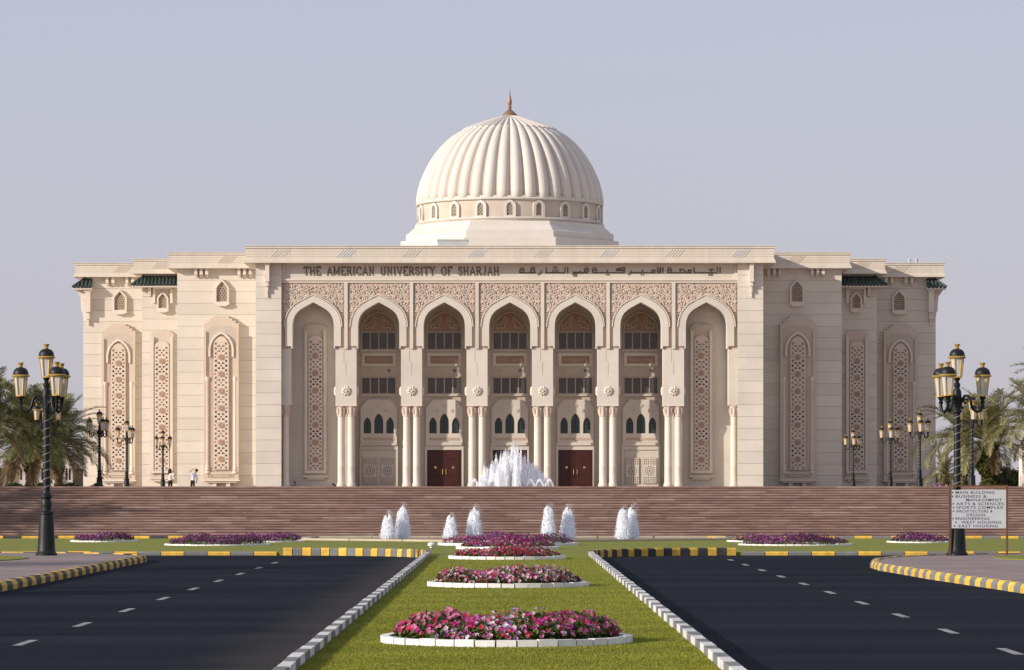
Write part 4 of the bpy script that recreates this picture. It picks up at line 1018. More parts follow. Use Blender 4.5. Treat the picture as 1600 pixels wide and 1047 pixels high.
for k, (dx, s) in enumerate(((-60, -1), (-50, -1), (-42, -1), (28, 1), (42, 1), (57, 1))):    # low arching jets round the edge
    r = np.random.default_rng(300+k); qd = []; L = 0.62
    for n in range(420):
        t = r.uniform(0, 1); x = s*(t-0.5)*L*r.uniform(0.85, 1.15); z = 0.70*(1-(2*t-1)**2)*r.uniform(0.8, 1.05); y = r.normal(0, 0.07); e = r.uniform(0.012, 0.035); b = r.uniform(0, 3.14)
        qd += [(x-e, y, z-e), (x+e*math.cos(b), y+e*math.sin(b), z-e*0.4), (x+e, y, z+e), (x-e*math.cos(b), y-e*math.sin(b), z+e*0.4)]
    j = add('arching_jet', fast_mesh('arching_jet', qd, 4), M['foam'], fo, local=True, kind='stuff'); j.location = (dx*FNY/FPX, -0.6, 0.22)

# ------------------------------------------------------------------ lamps
def build_lamp(th):
    root = empty('street_lamp', (0, 0, 0)); L = dict(local=True)
    b = add('base', MB().lathe([(0.31,0),(0.31,0.06),(0.27,0.10),(0.255,0.16),(0.235,0.5),(0.205,1.12),(0.20,1.16),(0.215,1.18),(0.215,1.24),(0.16,1.28)], 20), M['iron'], root, smooth=35, **L)
    add('collar', MB().lathe([(0.15,1.26),(0.14,1.34),(0.155,1.42),(0.15,1.56),(0.12,1.62),(0.165,1.66),(0.165,1.72),(0.12,1.78),(0.105,1.86)], 18), M['iron'], root, smooth=35, **L)
    add('shaft', MB().lathe([(0.105,1.84),(0.10,2.6),(0.094,4.05),(0.13,4.09),(0.13,4.15),(0.095,4.19),(0.10,4.32),(0.13,4.5),(0.12,4.68),(0.07,4.78),(0.09,4.84),(0.09,4.90),(0.05,4.95),(0.06,5.0),(0.10,5.08)], 18), M['iron'], root, smooth=35, **L)
    hel = [(0.108*math.cos(t*0.36), 0.108*math.sin(t*0.36), 1.9+0.0135*t) for t in range(165)]
    add('light_string', MB().tube(hel, 0.007, 5), M['garland'], root, **L)
    def lantern(x, y, z):
        ln = add('lantern', MB().lathe([(0.215,0.625),(0.225,0.66),(0.215,0.74),(0.175,0.81),(0.11,0.855),(0.05,0.865)], 20, (x, y, z)), M['iron'], root, smooth=40, **L)
        add('rim', MB().lathe([(0.20,0.585),(0.25,0.60),(0.262,0.625),(0.24,0.65),(0.215,0.655)], 20, (x, y, z)), M['gold'], ln, smooth=40, **L)
        add('finial', MB().lathe([(0.05,0.86),(0.065,0.89),(0.05,0.91),(0.075,0.96),(0.09,1.0),(0.06,0.985),(0.03,0.98)], 12, (x, y, z)), M['gold'], ln, smooth=40, **L)
        add('glass', MB().lathe([(0.125,0.06),(0.185,0.60)], 6, (x, y, z)), M['lglass'], ln, **L)
        fr_ = MB()
        for k in range(6):
            a = 2*math.pi*k/6; fr_.tube([(x+0.128*math.cos(a), y+0.128*math.sin(a), z+0.05), (x+0.19*math.cos(a), y+0.19*math.sin(a), z+0.605)], 0.016, 5)
        fr_.lathe([(0.10,0.035),(0.14,0.04),(0.14,0.07),(0.12,0.075)], 12, (x, y, z))
        add('frame', fr_, M['gold'], ln, **L)
        hold = MB().lathe([(0.05,-0.16),(0.075,-0.12),(0.045,-0.08),(0.10,0.03)], 10, (x, y, z)); 
        add('holder', hold, M['iron'], ln, smooth=40, **L)
    lantern(0, 0, 5.03)
    for k in range(3):
        a = th+2*math.pi*k/3; c, s = math.cos(a), math.sin(a)
        rz = [(0.08,4.22),(0.13,4.42),(0.22,4.56),(0.32,4.55),(0.385,4.44),(0.41,4.30),(0.47,4.17),(0.57,4.10),(0.67,4.13),(0.725,4.24),(0.73,4.36)]
        am = MB().tube([(r*c, r*s, z) for r, z in rz], [0.04,0.04,0.038,0.036,0.036,0.04,0.045,0.045,0.042,0.045,0.05], 8)
        sp = [(0.24+0.09*(1-t/14)*math.cos(t*0.62), 4.38+0.10*(1-t/14)*math.sin(t*0.62)) for t in range(13)]
        am.tube([(r*c, r*s, z) for r, z in sp], 0.022, 6)
        add('arm', am, M['iron'], root, smooth=50, **L)
        lantern(0.73*c, 0.73*s, 4.50)
    return root
LY = GY(868, 0.165)
lampA = build_lamp(0.0); lampA.location = (PX(72.5, LY), LY, 0.165); lampA.rotation_euler.z = R(181)
tag(lampA, 'tall black and gold lamp on the paved island where no sign stands', 'street lamp', 'three-armed lamps')
def put_lamp(px, Y, sc, rot, z, label):
    o = copy_tree(lampA); o.location = (PX(px, Y), Y, z); o.scale = (sc, sc, sc); o.rotation_euler.z = R(rot); tag(o, label); return o
put_lamp(1495.5, LY, 1.0, 2, 0.165, 'tall black and gold lamp standing behind the grey direction sign')
SC = 4.95/6.03
for px, py, rot, lb in ((155.5, 640, 175, 'lamp on the plaza overlapping the palm fronds beside the pale wing'), (198, 655, 178, 'lamp on the plaza before the outermost tall window of the sunlit wing'), (254.5, 671, 32, 'shortest lamp before the slim window of the sunlit wing'),
                    (73, 616, 30, 'plaza lamp hidden behind the tall lamp among the dark palms'), (1333, 670, 32, 'shortest lamp before the slim window of the shaded wing'), (1391, 655, 30, 'lamp on the plaza before the outermost tall window of the shaded wing'),
                    (1437, 642, 30, 'lamp on the plaza by the outer corner of the shaded wing'), (1518.5, 616, 31, 'plaza lamp against the pale palm behind the sign')):
    Y = (1.65+4.95-EYE)*FPX/(HY-py); put_lamp(px, Y, SC, rot, 1.65, lb)

# ------------------------------------------------------------------ direction sign
SGY = 102.0; k = SGY/FPX
sg = empty('direction_sign', (PX(1528, SGY), SGY, 0.17), 'grey direction board with black lettering in a rusty frame', 'sign')
x0, x1 = PX(1484, SGY), PX(1573.5, SGY); zt, zb = PZ(765.5, SGY), PZ(825.5, SGY); ztop = PZ(760.5, SGY)
add('panel', MB().box(x0+0.03, x1-0.03, SGY-0.012, SGY+0.012, zb, zt), M['signp'], sg)
for x in (x0, x1): add('post', MB().box(x-0.028, x+0.028, SGY-0.028, SGY+0.028, 0.166, ztop), M['signf'], sg)
add('top_rail', MB().box(x0-0.028, x1+0.028, SGY-0.029, SGY+0.029, ztop+0.001, ztop+0.045), M['signf'], sg)
add('rail', MB().box(x0+0.029, x1-0.029, SGY+0.0125, SGY+0.03, zb+0.02, zb+0.05), M['signf'], sg)
LN = [('>', 'MAIN BUILDING', 1493, 1554, 769.5), ('>', 'BUSINESS &', 1493, 1541.5, 775.6), ('', 'MANAGEMENT', 1509.5, 1565.5, 781.2), ('>', 'ARTS & SCIENCES', 1494, 1568.5, 787.2), ('<', 'SPORTS COMPLEX', 1494, 1568, 793),
      ('<', 'ARCHITECTURE &', 1494, 1551, 798.8), ('', 'DESIGN', 1510, 1539, 804.6), ('<', 'ENGINEERING', 1493, 1546, 810.3), ('<', 'WEST HOUSING', 1502, 1564, 816.2), ('>', 'EAST HOUSING', 1498, 1559, 822)]
def text_mesh(t, xa, xb, zc, h):
    cu = bpy.data.curves.new('t', 'FONT'); cu.body = t; cu.size = 1.0; cu.extrude = 0.0; cu.offset = 0.012; cu.space_character = 1.15; cu.resolution_u = 3
    ob = bpy.data.objects.new('t', cu); me = bpy.data.meshes.new_from_object(ob); bpy.data.objects.remove(ob); bpy.data.curves.remove(cu)
    co = np.empty(len(me.vertices)*3, dtype=np.float32); me.vertices.foreach_get('co', co); co = co.reshape(-1, 3)
    lo, hi = co.min(0), co.max(0); out = np.zeros_like(co)
    out[:, 0] = xa+(co[:, 0]-lo[0])/(hi[0]-lo[0])*(xb-xa); out[:, 2] = zc-h/2+(co[:, 1]-lo[1])/(hi[1]-lo[1])*h; out[:, 1] = SGY-0.0135
    me.vertices.foreach_set('co', out.ravel()); me.materials.clear(); me.update(); return me
for ar_, t, xa, xb, py in LN:
    zc = PZ(py, SGY)
    add('lettering', text_mesh(t, PX(xa, SGY), PX(xb, SGY), zc, 4.3*k), M['ink'], sg)
    if ar_:
        ax = PX(xa-4.3 if t[0:4] not in ('WEST', 'EAST') else xa-(8.5 if t[0] == 'W' else 6), SGY); d = 0.022*(1 if ar_ == '>' else -1)
        m = MB(); m.quad((ax-d, SGY-0.0135, zc+0.03), (ax-d, SGY-0.0135, zc-0.03), (ax+d*1.3, SGY-0.0135, zc)); add('arrow', m, M['ink'], sg)

# ------------------------------------------------------------------ flower beds
def blob_leaf(n, r, h, seed, kind):
    rg = np.random.default_rng(seed)
    ang = rg.uniform(0, 2*np.pi, n); q_ = np.sqrt(rg.uniform(0, 1, n)); 
    lump = 1+0.16*np.sin(ang*5+seed)+0.12*np.sin(ang*9+2*seed)
    return rg, ang, q_, lump
def flower_bed(x, y, rx, ry, h, label, palette, seed, nfl, nlf, brick=True, group='petunia beds', rimh=0.09, fs=1.0, z=LZ):
    root = empty('flower_bed', (x, y, z), label, 'flower bed', group)
    nb = max(16, round(2*math.pi*(rx+ry)/2/0.27)); rx_, ry_ = rx, ry
    for k in range(nb):
        a0, a1 = 2*math.pi*(k+0.04)/nb, 2*math.pi*(k+0.96)/nb; t = rng.uniform(-0.007, 0.007)
        p = [(x+(rx_+t)*math.cos(a0), y+(ry_+t)*math.sin(a0)), (x+(rx_+t)*math.cos(a1), y+(ry_+t)*math.sin(a1)), (x+(rx_-0.11)*math.cos(a1), y+(ry_-0.11)*math.sin(a1)), (x+(rx_-0.11)*math.cos(a0), y+(ry_-0.11)*math.sin(a0))]
        add('edging_brick', MB().slab(p, z-0.05, z+rimh+rng.uniform(-0.008, 0.006)), M['edge'], root)
    add('soil', MB().slab(ell(x, y, rx-0.10, ry-0.10, 32), z-0.04, z+rimh*0.6), M['soil'], root)
    rg = np.random.default_rng(seed)
    def hh(px, py):
        rr = np.sqrt((px/(rx-0.12))**2+(py/(ry-0.12))**2); return h*np.clip(1.0-np.clip(rr, 0, 1)**4, 0.0, 1)**0.5*(0.76+0.14*np.sin(px*3.1+seed)+0.14*np.sin(py*4.3+px*2+seed)+0.13*np.sin(px*7.7+py*5+seed*2))
    # leaves
    n = nlf; a = rg.uniform(0, 2*np.pi, n); q_ = np.sqrt(rg.uniform(0, 1, n))*0.97; lx, ly = q_*(rx-0.13)*np.cos(a), q_*(ry-0.13)*np.sin(a)
    lz = hh(lx, ly)*rg.uniform(0.15, 0.98, n)+0.02+rimh*0.5; ln = rg.uniform(0.03, 0.065, n)*fs; yaw = rg.uniform(0, 2*np.pi, n); pit = rg.uniform(-0.3, 1.2, n)
    d = np.stack([np.cos(yaw)*np.cos(pit), np.sin(yaw)*np.cos(pit), np.sin(pit)], 1); s_ = np.stack([-np.sin(yaw), np.cos(yaw), rg.uniform(-0.4, 0.4, n)], 1)
    c = np.stack([lx, ly, lz], 1); L_ = ln[:, None]
    V = np.stack([c-d*L_, c+s_*L_*0.5, c+d*L_, c-s_*L_*0.5], 1).reshape(-1, 3)
    me = fast_mesh('foliage', V, 4); g = rg.uniform(0, 1, (n, 1)); set_cols(me, np.array([[0.035, 0.07, 0.012]])*(1-g)+np.array([[0.11, 0.15, 0.03]])*g, 4)
    me.materials.append(M['leaf']); o = bpy.data.objects.new('foliage', me); place(o, root, (0, 0, 0)); o['kind'] = 'stuff'
    # trumpet blossoms: five petals round a throat
    n = nfl; a = rg.uniform(0, 2*np.pi, n); q_ = np.sqrt(rg.uniform(0, 1, n))*0.98; fx, fy = q_*(rx-0.12)*np.cos(a), q_*(ry-0.12)*np.sin(a)
    fz = hh(fx, fy)*rg.uniform(0.45, 1.12, n)+0.03+rimh*0.5; fr_ = rg.uniform(0.021, 0.038, n)*fs
    nrm = np.stack([fx*0.9+rg.normal(0, 0.5, n), fy*0.9+rg.normal(0, 0.6, n)-0.35, 0.7+rg.uniform(0, 0.6, n)], 1); nrm /= np.linalg.norm(nrm, axis=1)[:, None]
    u = np.cross(nrm, np.array([[0.3, 0.1, 1.0]])); u /= np.linalg.norm(u, axis=1)[:, None]; v = np.cross(nrm, u); c = np.stack([fx, fy, fz], 1)
    quads = []; pal = np.array(palette); ci = rg.integers(0, len(pal), n)
    zone = (np.sin(fx*2.3+seed)+np.sin(fy*1.9+seed*1.7)) > 0.3; ci = np.where(zone, np.minimum(ci, len(pal)//2), ci); base = pal[ci]*rg.uniform(0.8, 1.15, (n, 1)); cols = []
    for p in range(5):
        a0, a1, am = 2*np.pi*(p-0.5)/5, 2*np.pi*(p+0.5)/5, 2*np.pi*p/5; Rr = fr_[:, None]
        def at(an, r, l): return c+(u*np.cos(an)+v*np.sin(an))*Rr*r+nrm*Rr*l
        quads.append(np.stack([at(am, 0.08, -0.35), at(a0, 0.86, 0.10), at(am, 1.12, 0.18), at(a1, 0.86, 0.10)], 1)); cols.append(base)
    V = np.concatenate(quads, 0).reshape(-1, 3); me = fast_mesh('blossoms', V, 4); set_cols(me, np.concatenate(cols, 0), 4)
    me.materials.append(M['petal']); o = bpy.data.objects.new('blossoms', me); place(o, root, (0, 0, 0)); o['kind'] = 'stuff'
    return root
MIX = [(0.45,0.022,0.12), (0.38,0.02,0.16), (0.50,0.03,0.06), (0.33,0.025,0.20), (0.55,0.16,0.30), (0.42,0.20,0.42), (0.62,0.42,0.50), (0.66,0.60,0.62)]
MAG = [(0.40,0.018,0.11), (0.34,0.018,0.14), (0.45,0.03,0.06), (0.52,0.13,0.26), (0.60,0.40,0.46)]
PUR = [(0.13,0.018,0.11), (0.19,0.028,0.15), (0.10,0.012,0.075), (0.24,0.06,0.20), (0.32,0.15,0.28)]
flower_bed(-0.04, 46.5, 1.63, 1.63, 0.33, 'round bed of magenta, pink and lilac petunias at the open end of the median', MIX, 5, 1750, 9500)
flower_bed(-0.03, 73.0, 1.65, 1.65, 0.33, 'second round petunia bed along the median, deep pink with a tuft at its edge', MAG+MIX[4:], 6, 1500, 6500)
flower_bed(-0.06, 101.0, 1.66, 1.66, 0.30, 'third round bed along the median, pink petunias inside a white ring', MAG, 7, 1300, 4200)
flower_bed(-0.05, 117.2, 1.70, 1.70, 0.32, 'fourth round bed on the median axis, just before the broad purple one', MAG+PUR, 8, 1300, 1800)
flower_bed(-0.05, 125.0, 2.45, 2.2, 0.36, 'broad purple bed on the median axis against the fountain basin', PUR+MAG[:2], 9, 1900, 2000)
flower_bed(PX(340, 125), 125.0, 1.85, 1.9, 0.34, 'purple bed beside the beige end of the basin, white ring showing', PUR, 10, 1500, 1700, group='purple beds below the stairs', rimh=0.05)
flower_bed(PX(424, 132.5), 132.5, 1.25, 1.5, 0.30, 'purple bed tucked behind another, touching the beige basin end', PUR, 11, 900, 900, group='purple beds below the stairs', rimh=0.05)
flower_bed(PX(163, 133), 133.0, 1.25, 1.6, 0.30, 'small purple bed on the sunlit lawn by the lamp without a sign', PUR, 12, 1000, 1100, group='purple beds below the stairs', rimh=0.05)
flower_bed(PX(1243, 125), 125.0, 2.0, 1.9, 0.34, 'long purple bed beyond the dark end of the basin', PUR, 13, 1600, 1700, group='purple beds below the stairs', rimh=0.05)
flower_bed(PX(1182, 133), 133.0, 1.1, 1.5, 0.22, 'low yellowish bed showing behind the long purple bed', PUR+[(0.35,0.30,0.05)]*2, 14, 600, 1100, group='purple beds below the stairs', rimh=0.05)
flower_bed(PX(1437, 131), 131.0, 1.2, 1.6, 0.28, 'small purple bed just behind the grey direction sign', PUR, 15, 1000, 1000, group='purple beds below the stairs', rimh=0.05)
# low flowering hedge on the plaza rim, and a dark one opposite
def hedge(x, y, rx, ry, h, z, cols, n, label, seed, cat='hedge'):
    rg = np.random.default_rng(seed); a = rg.uniform(0, 2*np.pi, n); q_ = rg.uniform(0, 1, n)**0.4; el_ = rg.uniform(0, 1, n)
    px, py = rx*rg.uniform(-1, 1, n), ry*rg.uniform(-1, 1, n); pz = h*rg.uniform(0, 1, n)**0.5*(0.8+0.2*np.sin(px*4+seed)); d = rg.normal(0, 1, (n, 3)); d /= np.linalg.norm(d, axis=1)[:, None]
    s_ = np.cross(d, rg.normal(0, 1, (n, 3))); s_ /= np.linalg.norm(s_, axis=1)[:, None]; c = np.stack([px, py, pz], 1); L_ = rg.uniform(0.04, 0.09, (n, 1))
    me = fast_mesh('hedge', np.stack([c-d*L_, c+s_*L_*0.55, c+d*L_, c-s_*L_*0.55], 1).reshape(-1, 3), 4); set_cols(me, np.array(cols)[rg.integers(0, len(cols), n)]*rg.uniform(0.7, 1.3, (n, 1)), 4)
    me.materials.append(M['leaf']); o = bpy.data.objects.new('hedge', me); COL.objects.link(o); o.location = (x, y, z); return tag(o, label, cat)
hedge(PX(1462, 166), 166, 1.1, 0.5, 0.62, 1.65, [(0.40,0.16,0.30),(0.06,0.09,0.02),(0.45,0.25,0.36)], 3500, 'low pink flowering hedge on the plaza rim behind the sign', 1)
hedge(PX(70, 200), 200, 3.2, 0.5, 0.72, 1.65, [(0.03,0.05,0.015),(0.05,0.07,0.02)], 6000, 'low dark clipped hedge under the palms on the plaza', 2)

# ------------------------------------------------------------------ grass blades on the near lawn
def blades(n, xa, xb, ya, yb, z, seed, avoid=()):
    rg = np.random.default_rng(seed); y = 1/(1/ya+(1/yb-1/ya)*rg.uniform(0, 1, n)); x = rg.uniform(xa, xb, n); keep = np.ones(n, bool)
    for (cx, cy, r) in avoid: keep &= ((x-cx)**2+(y-cy)**2) > r*r
    x, y = x[keep], y[keep]; n = len(x); yaw = rg.uniform(0, 2*np.pi, n); h = rg.uniform(0.010, 0.028, n); w = rg.uniform(0.004, 0.008, n); t = rg.uniform(-0.02, 0.02, (n, 2))
    b = np.stack([x, y, np.full(n, z-0.002)], 1); dx = np.stack([np.cos(yaw)*w, np.sin(yaw)*w, np.zeros(n)], 1); tip = b+np.stack([t[:, 0], t[:, 1], h], 1)
    me = fast_mesh('grass', np.stack([b-dx, b+dx, tip], 1).reshape(-1, 3), 3)
    g = rg.uniform(0, 1, (n, 1)); p = (0.5+0.5*np.sin(x*1.7+np.sin(y*0.8)*2)*np.sin(y*0.55))[:, None]*0.3+0.25*(0.5+0.5*np.sin(y*2.1+0.4*np.sin(x*1.3)))[:, None]+g*0.45
    set_cols(me, np.array([[0.148, 0.168, 0.016]])*(1-p)+np.array([[0.30, 0.295, 0.035]])*p, 3); return me
add('grass', blades(300000, -KX+0.16, KX-0.16, 34, 104, LZ, 21, [(-0.04, 46.5, 1.66), (-0.03, 73, 1.68), (-0.06, 101, 1.7)]), M['blade'], kind='stuff', label='short mown grass of the median lawn', cat='grass')

# ------------------------------------------------------------------ palms
def frond_mesh(el, droop, Lf, seed, dead=False, pale=0.0):
    rg = np.random.default_rng(seed); N = 16; p = np.zeros(3); pts = [p.copy()]; a = el
    for k in range(N):
        a -= droop/N*(0.5+1.3*k/N); p = p+np.array([math.cos(a), 0, math.sin(a)])*Lf/N; pts.append(p.copy())
    pts = np.array(pts); V = []; C = []
    for k in range(N):                                        # rachis as a thin three sided strip
        w = 0.035*(1-k/N)+0.006; w2 = 0.035*(1-(k+1)/N)+0.006; A, B = pts[k], pts[k+1]
        V += [A+[0, w, 0], A-[0, w, 0], B-[0, w2, 0], B+[0, w2, 0]]; C.append((0.22, 0.19, 0.07))
        V += [A+[0, 0, w], A-[0, 0, w], B-[0, 0, w2], B+[0, 0, w2]]; C.append((0.22, 0.19, 0.07))
    n = 62
    for k in range(n):
        t = 0.10+0.90*k/n; f = t*N; i = min(int(f), N-1); P = pts[i]+(pts[i+1]-pts[i])*(f-i); T = pts[i+1]-pts[i]; T = T/np.linalg.norm(T); U = np.array([-T[2], 0, T[0]])
        ll = 0.62*math.sin(math.pi*min(1, 0.16+0.84*t))**0.6*rg.uniform(0.75, 1.1)+0.10
        for s in (-1, 1):
            d = T*rg.uniform(0.55, 0.9)+np.array([0, s, 0])*rg.uniform(0.55, 0.85)+U*rg.uniform(0.05, 0.45); d /= np.linalg.norm(d); d2 = d+np.array([0, 0, -0.35*rg.uniform(0.4, 1.4)]); d2 /= np.linalg.norm(d2)
            w = np.cross(d, U); w = w/np.linalg.norm(w)*0.019; mid = P+d*ll*0.5; end = mid+d2*ll*0.5
            V += [P-w*0.4, P+w*0.4, mid+w, mid-w, mid-w, mid+w, end+w*0.15, end-w*0.15]
            g = rg.uniform(0, 1); c = np.array([0.075, 0.088, 0.028])*(1-g)+np.array([0.19, 0.18, 0.075])*g
            c = c*(1-pale)+np.array([0.27, 0.25, 0.12])*pale*(0.7+0.5*g)
            if dead: c = np.array([0.20, 0.14, 0.07])*(0.6+0.6*g)
            C += [tuple(c), tuple(c*1.15)]
    me = fast_mesh('frond', np.array(V), 4); set_cols(me, np.array(C), 4); me.materials.append(M['frond']); return me
FR = [frond_mesh(R(78), R(38), 3.0, 1), frond_mesh(R(60), R(62), 3.3, 2), frond_mesh(R(42), R(80), 3.4, 3), frond_mesh(R(24), R(82), 3.4, 4), frond_mesh(R(4), R(70), 3.2, 5), frond_mesh(R(-25), R(50), 2.6, 6, True)]
FP = [frond_mesh(R(80), R(50), 3.0, 11, pale=0.5), frond_mesh(R(64), R(80), 3.4, 12, pale=0.5), frond_mesh(R(46), R(98), 3.5, 13, pale=0.6), frond_mesh(R(30), R(102), 3.5, 14, pale=0.6), frond_mesh(R(12), R(92), 3.3, 15, pale=0.7), frond_mesh(R(-25), R(50), 2.2, 16, True)]
def palm(px, pyc, Y, zbase, label, seed, size=1.0, nf=58, skirt=True, ivy=0, x=None, zc=None, FR=FR):
    X_ = PX(px, Y) if x is None else x; zc = PZ(pyc, Y) if zc is None else zc; rg = random.Random(seed)
    root = empty('date_palm', (X_, Y, zbase), label, 'palm tree', 'date palms'); H_ = zc-zbase
    prof_ = []
    n = max(6, int(H_/0.16))
    for k in range(n+1):
        z = H_*k/n; r = (0.24-0.04*k/n)*(1.0 if k % 2 else 1.14); prof_.append((r*size, z))
    prof_ += [(0.34*size, H_+0.05), (0.22*size, H_+0.3), (0.05, H_+0.5)]
    t = add('trunk', MB().lathe(prof_, 12), M['trunk'], root, local=True)
    for k in range(nf):
        u = (k+0.5)/nf; idx = min(5, int(u*5.0+rg.uniform(-0.35, 0.35))); idx = max(0, idx)
        if u > 0.92 and skirt: idx = 5
        o = bpy.data.objects.new('frond', FR[idx]); place(o, root, (0, 0, H_+0.25-0.35*u)); o.rotation_euler = (rg.uniform(-0.12, 0.12), rg.uniform(-0.12, 0.12), k*2.39996+rg.uniform(-0.25, 0.25)); s_ = size*rg.uniform(0.85, 1.1); o.scale = (s_, s_, s_)
    if ivy:
        n = 5000; r2 = np.random.default_rng(seed); a = r2.uniform(0, 2*np.pi, n); z = H_*0.98*r2.uniform(0, 1, n); rr = (ivy*(0.55+0.45*np.sin(z*2.2+1)**2)*r2.uniform(0.25, 1, n)**0.5); c = np.stack([rr*np.cos(a), rr*np.sin(a), z], 1)
        d = r2.normal(0, 1, (n, 3)); d /= np.linalg.norm(d, axis=1)[:, None]; s_ = np.cross(d, r2.normal(0, 1, (n, 3))); s_ /= np.linalg.norm(s_, axis=1)[:, None]; L_ = r2.uniform(0.05, 0.12, (n, 1))
        me = fast_mesh('climbing_foliage', np.stack([c-d*L_, c+s_*L_*0.6, c+d*L_, c-s_*L_*0.6], 1).reshape(-1, 3), 4); g = r2.uniform(0, 1, (n, 1)); set_cols(me, np.array([[0.035, 0.05, 0.012]])*(1-g)+np.array([[0.14, 0.13, 0.035]])*g, 4)
        me.materials.append(M['leaf']); o = bpy.data.objects.new('climbing_foliage', me); place(o, root, (0, 0, 0)); o['kind'] = 'stuff'
    return root
palm(48, 690, 205, 1.65, 'full dark palm with ivy on its trunk behind the signless tall lamp', 31, 1.22, 84, ivy=0.40)
palm(92, 694, 214, 1.65, 'palm whose fronds cross the edge of the sunlit wing', 32, 1.08, 72, ivy=0.34)
palm(-14, 664, 196, 1.65, 'taller palm at the plaza edge, cut by the picture beside the dark ivy palm', 33, 1.0, 60)
palm(1545, 692, 205, 1.65, 'pale bushy palm with thick yellow-green growth round its trunk', 34, 1.08, 46, ivy=0.75, FR=FP)
palm(1505, 690, 212, 1.65, 'pale palm just behind the sign-side tall lamp', 35, 1.06, 40, ivy=0.42, FR=FP)
palm(1622, 668, 200, 1.65, 'palm with drooping fronds beside the cream pillar', 36, 1.05, 44, FR=FP)
palm(1476, 746, 262, 1.65, 'small young palm low beside the shaded wing', 37, 0.62, 34, skirt=False, FR=FP)
palm(1640, 615, 225, 1.65, 'tallest palm, only its crown tips showing above the pillar', 38, 1.0, 40, FR=FP)
for i, (x, y, zc) in enumerate(((-38.5, 141.5, 6.6), (-41, 144.5, 7.4), (-31, 60, 6.4), (-33, 38, 6.8), (-29, 82, 6.0))):
    palm(0, 0, y, 0.15, 'palm on the verge beyond the paved island', 50+i, 1.05, 54, x=x, zc=zc)

# ------------------------------------------------------------------ far buildings and pillar
fb = empty('arcaded_outbuilding', (-42, 322, 1.6), 'low grey arcaded building seen through the dark palms', 'building')
Yf = 322.0; zt_ = PZ(712, Yf)
hol = []
for px in (0, 124): hol.append(shift(arch_poly(0.62 if px else 0.8, 1.9, 1.1), PX(px, Yf), 2.0))
ws = [[(PX(p, Yf)-0.10, PZ(750, Yf)), (PX(p, Yf)+0.10, PZ(750, Yf)), (PX(p, Yf)+0.10, PZ(732, Yf)), (PX(p, Yf)-0.10, PZ(732, Yf))] for p in (18, 23, 28, 33, 66, 104, 109)]
add('wall', plate([(-60, 1.9), (-36.9, 1.9), (-36.9, zt_), (-60, zt_)], hol+ws, Yf, Yf+0.5, 'wall'), M['far'], fb)
add('parapet', MB().box(-60.1, -36.8, Yf-0.2, Yf+0.52, zt_+0.001, zt_+0.35), M['far'], fb)
add('pane', MB().box(-59.5, -37.2, Yf+0.501, Yf+0.6, 1.9, zt_-0.05), M['winb'], fb)
pl = empty('cream_pillar', (PX(1612, 240), 240, 1.6), 'cream stone gate pillar cut by the picture under the drooping palm', 'pillar')
xa, xb = PX(1596.5, 240), PX(1630, 240)
add('shaft', MB().box(xa, xb, 240, 241.4, 1.6, PZ(688, 240)), M['stone'], pl); add('cap', MB().box(xa-0.1, xb+0.1, 239.9, 241.5, PZ(688, 240)+0.001, PZ(685, 240)), M['trim'], pl); add('plinth', MB().box(xa-0.08, xb+0.08, 239.92, 241.48, 1.58, 2.0), M['stone'], pl)
def tree(px, pyc, Y, rx, rz, label, seed, n=5200):
    X_ = PX(px, Y); zc = PZ(pyc, Y); root = empty('far_tree', (X_, Y, 1.6), label, 'tree', 'distant trees beside the pillar'); rg = np.random.default_rng(seed)
    m = MB().tube([(0, 0, 0), (0.1, 0, (zc-1.6)*0.5), (0, 0.1, zc-1.6)], [0.18, 0.14, 0.06], 8)
    for k in range(5):
        a = k*1.3; m.tube([(0.05, 0, (zc-1.6)*0.5), (rx*0.5*math.cos(a), rx*0.5*math.sin(a), zc-1.6+rz*0.2)], [0.08, 0.03], 6)
    add('trunk', m, M['trunk'], root, local=True)
    cl = rg.normal(0, 0.42, (26, 3))*[rx, rx*0.8, rz]; i = rg.integers(0, 26, n); c = cl[i]+rg.normal(0, 0.16, (n, 3))*[rx, rx, rz]*1.0+[0, 0, zc-1.6]; c[:, 2] = np.maximum(c[:, 2], 0.1)
    d = rg.normal(0, 1, (n, 3)); d /= np.linalg.norm(d, axis=1)[:, None]; s_ = np.cross(d, rg.normal(0, 1, (n, 3))); s_ /= np.linalg.norm(s_, axis=1)[:, None]; L_ = rg.uniform(0.08, 0.16, (n, 1))
    me = fast_mesh('crown', np.stack([c-d*L_, c+s_*L_*0.6, c+d*L_, c-s_*L_*0.6], 1).reshape(-1, 3), 4); g = rg.uniform(0, 1, (n, 1)); set_cols(me, np.array([[0.05, 0.07, 0.025]])*(1-g)+np.array([[0.11, 0.13, 0.05]])*g, 4)
    me.materials.append(M['leaf']); o = bpy.data.objects.new('crown', me); place(o, root, (0, 0, 0))
tree(1585, 748, 330, 1.5, 1.0, 'round green tree next to the cream pillar', 61); tree(1566, 752, 320, 1.2, 0.8, 'lower green tree showing between palm and round tree', 62); tree(1467, 752, 330, 1.2, 0.7, 'bushy tree behind the small young palm', 63)

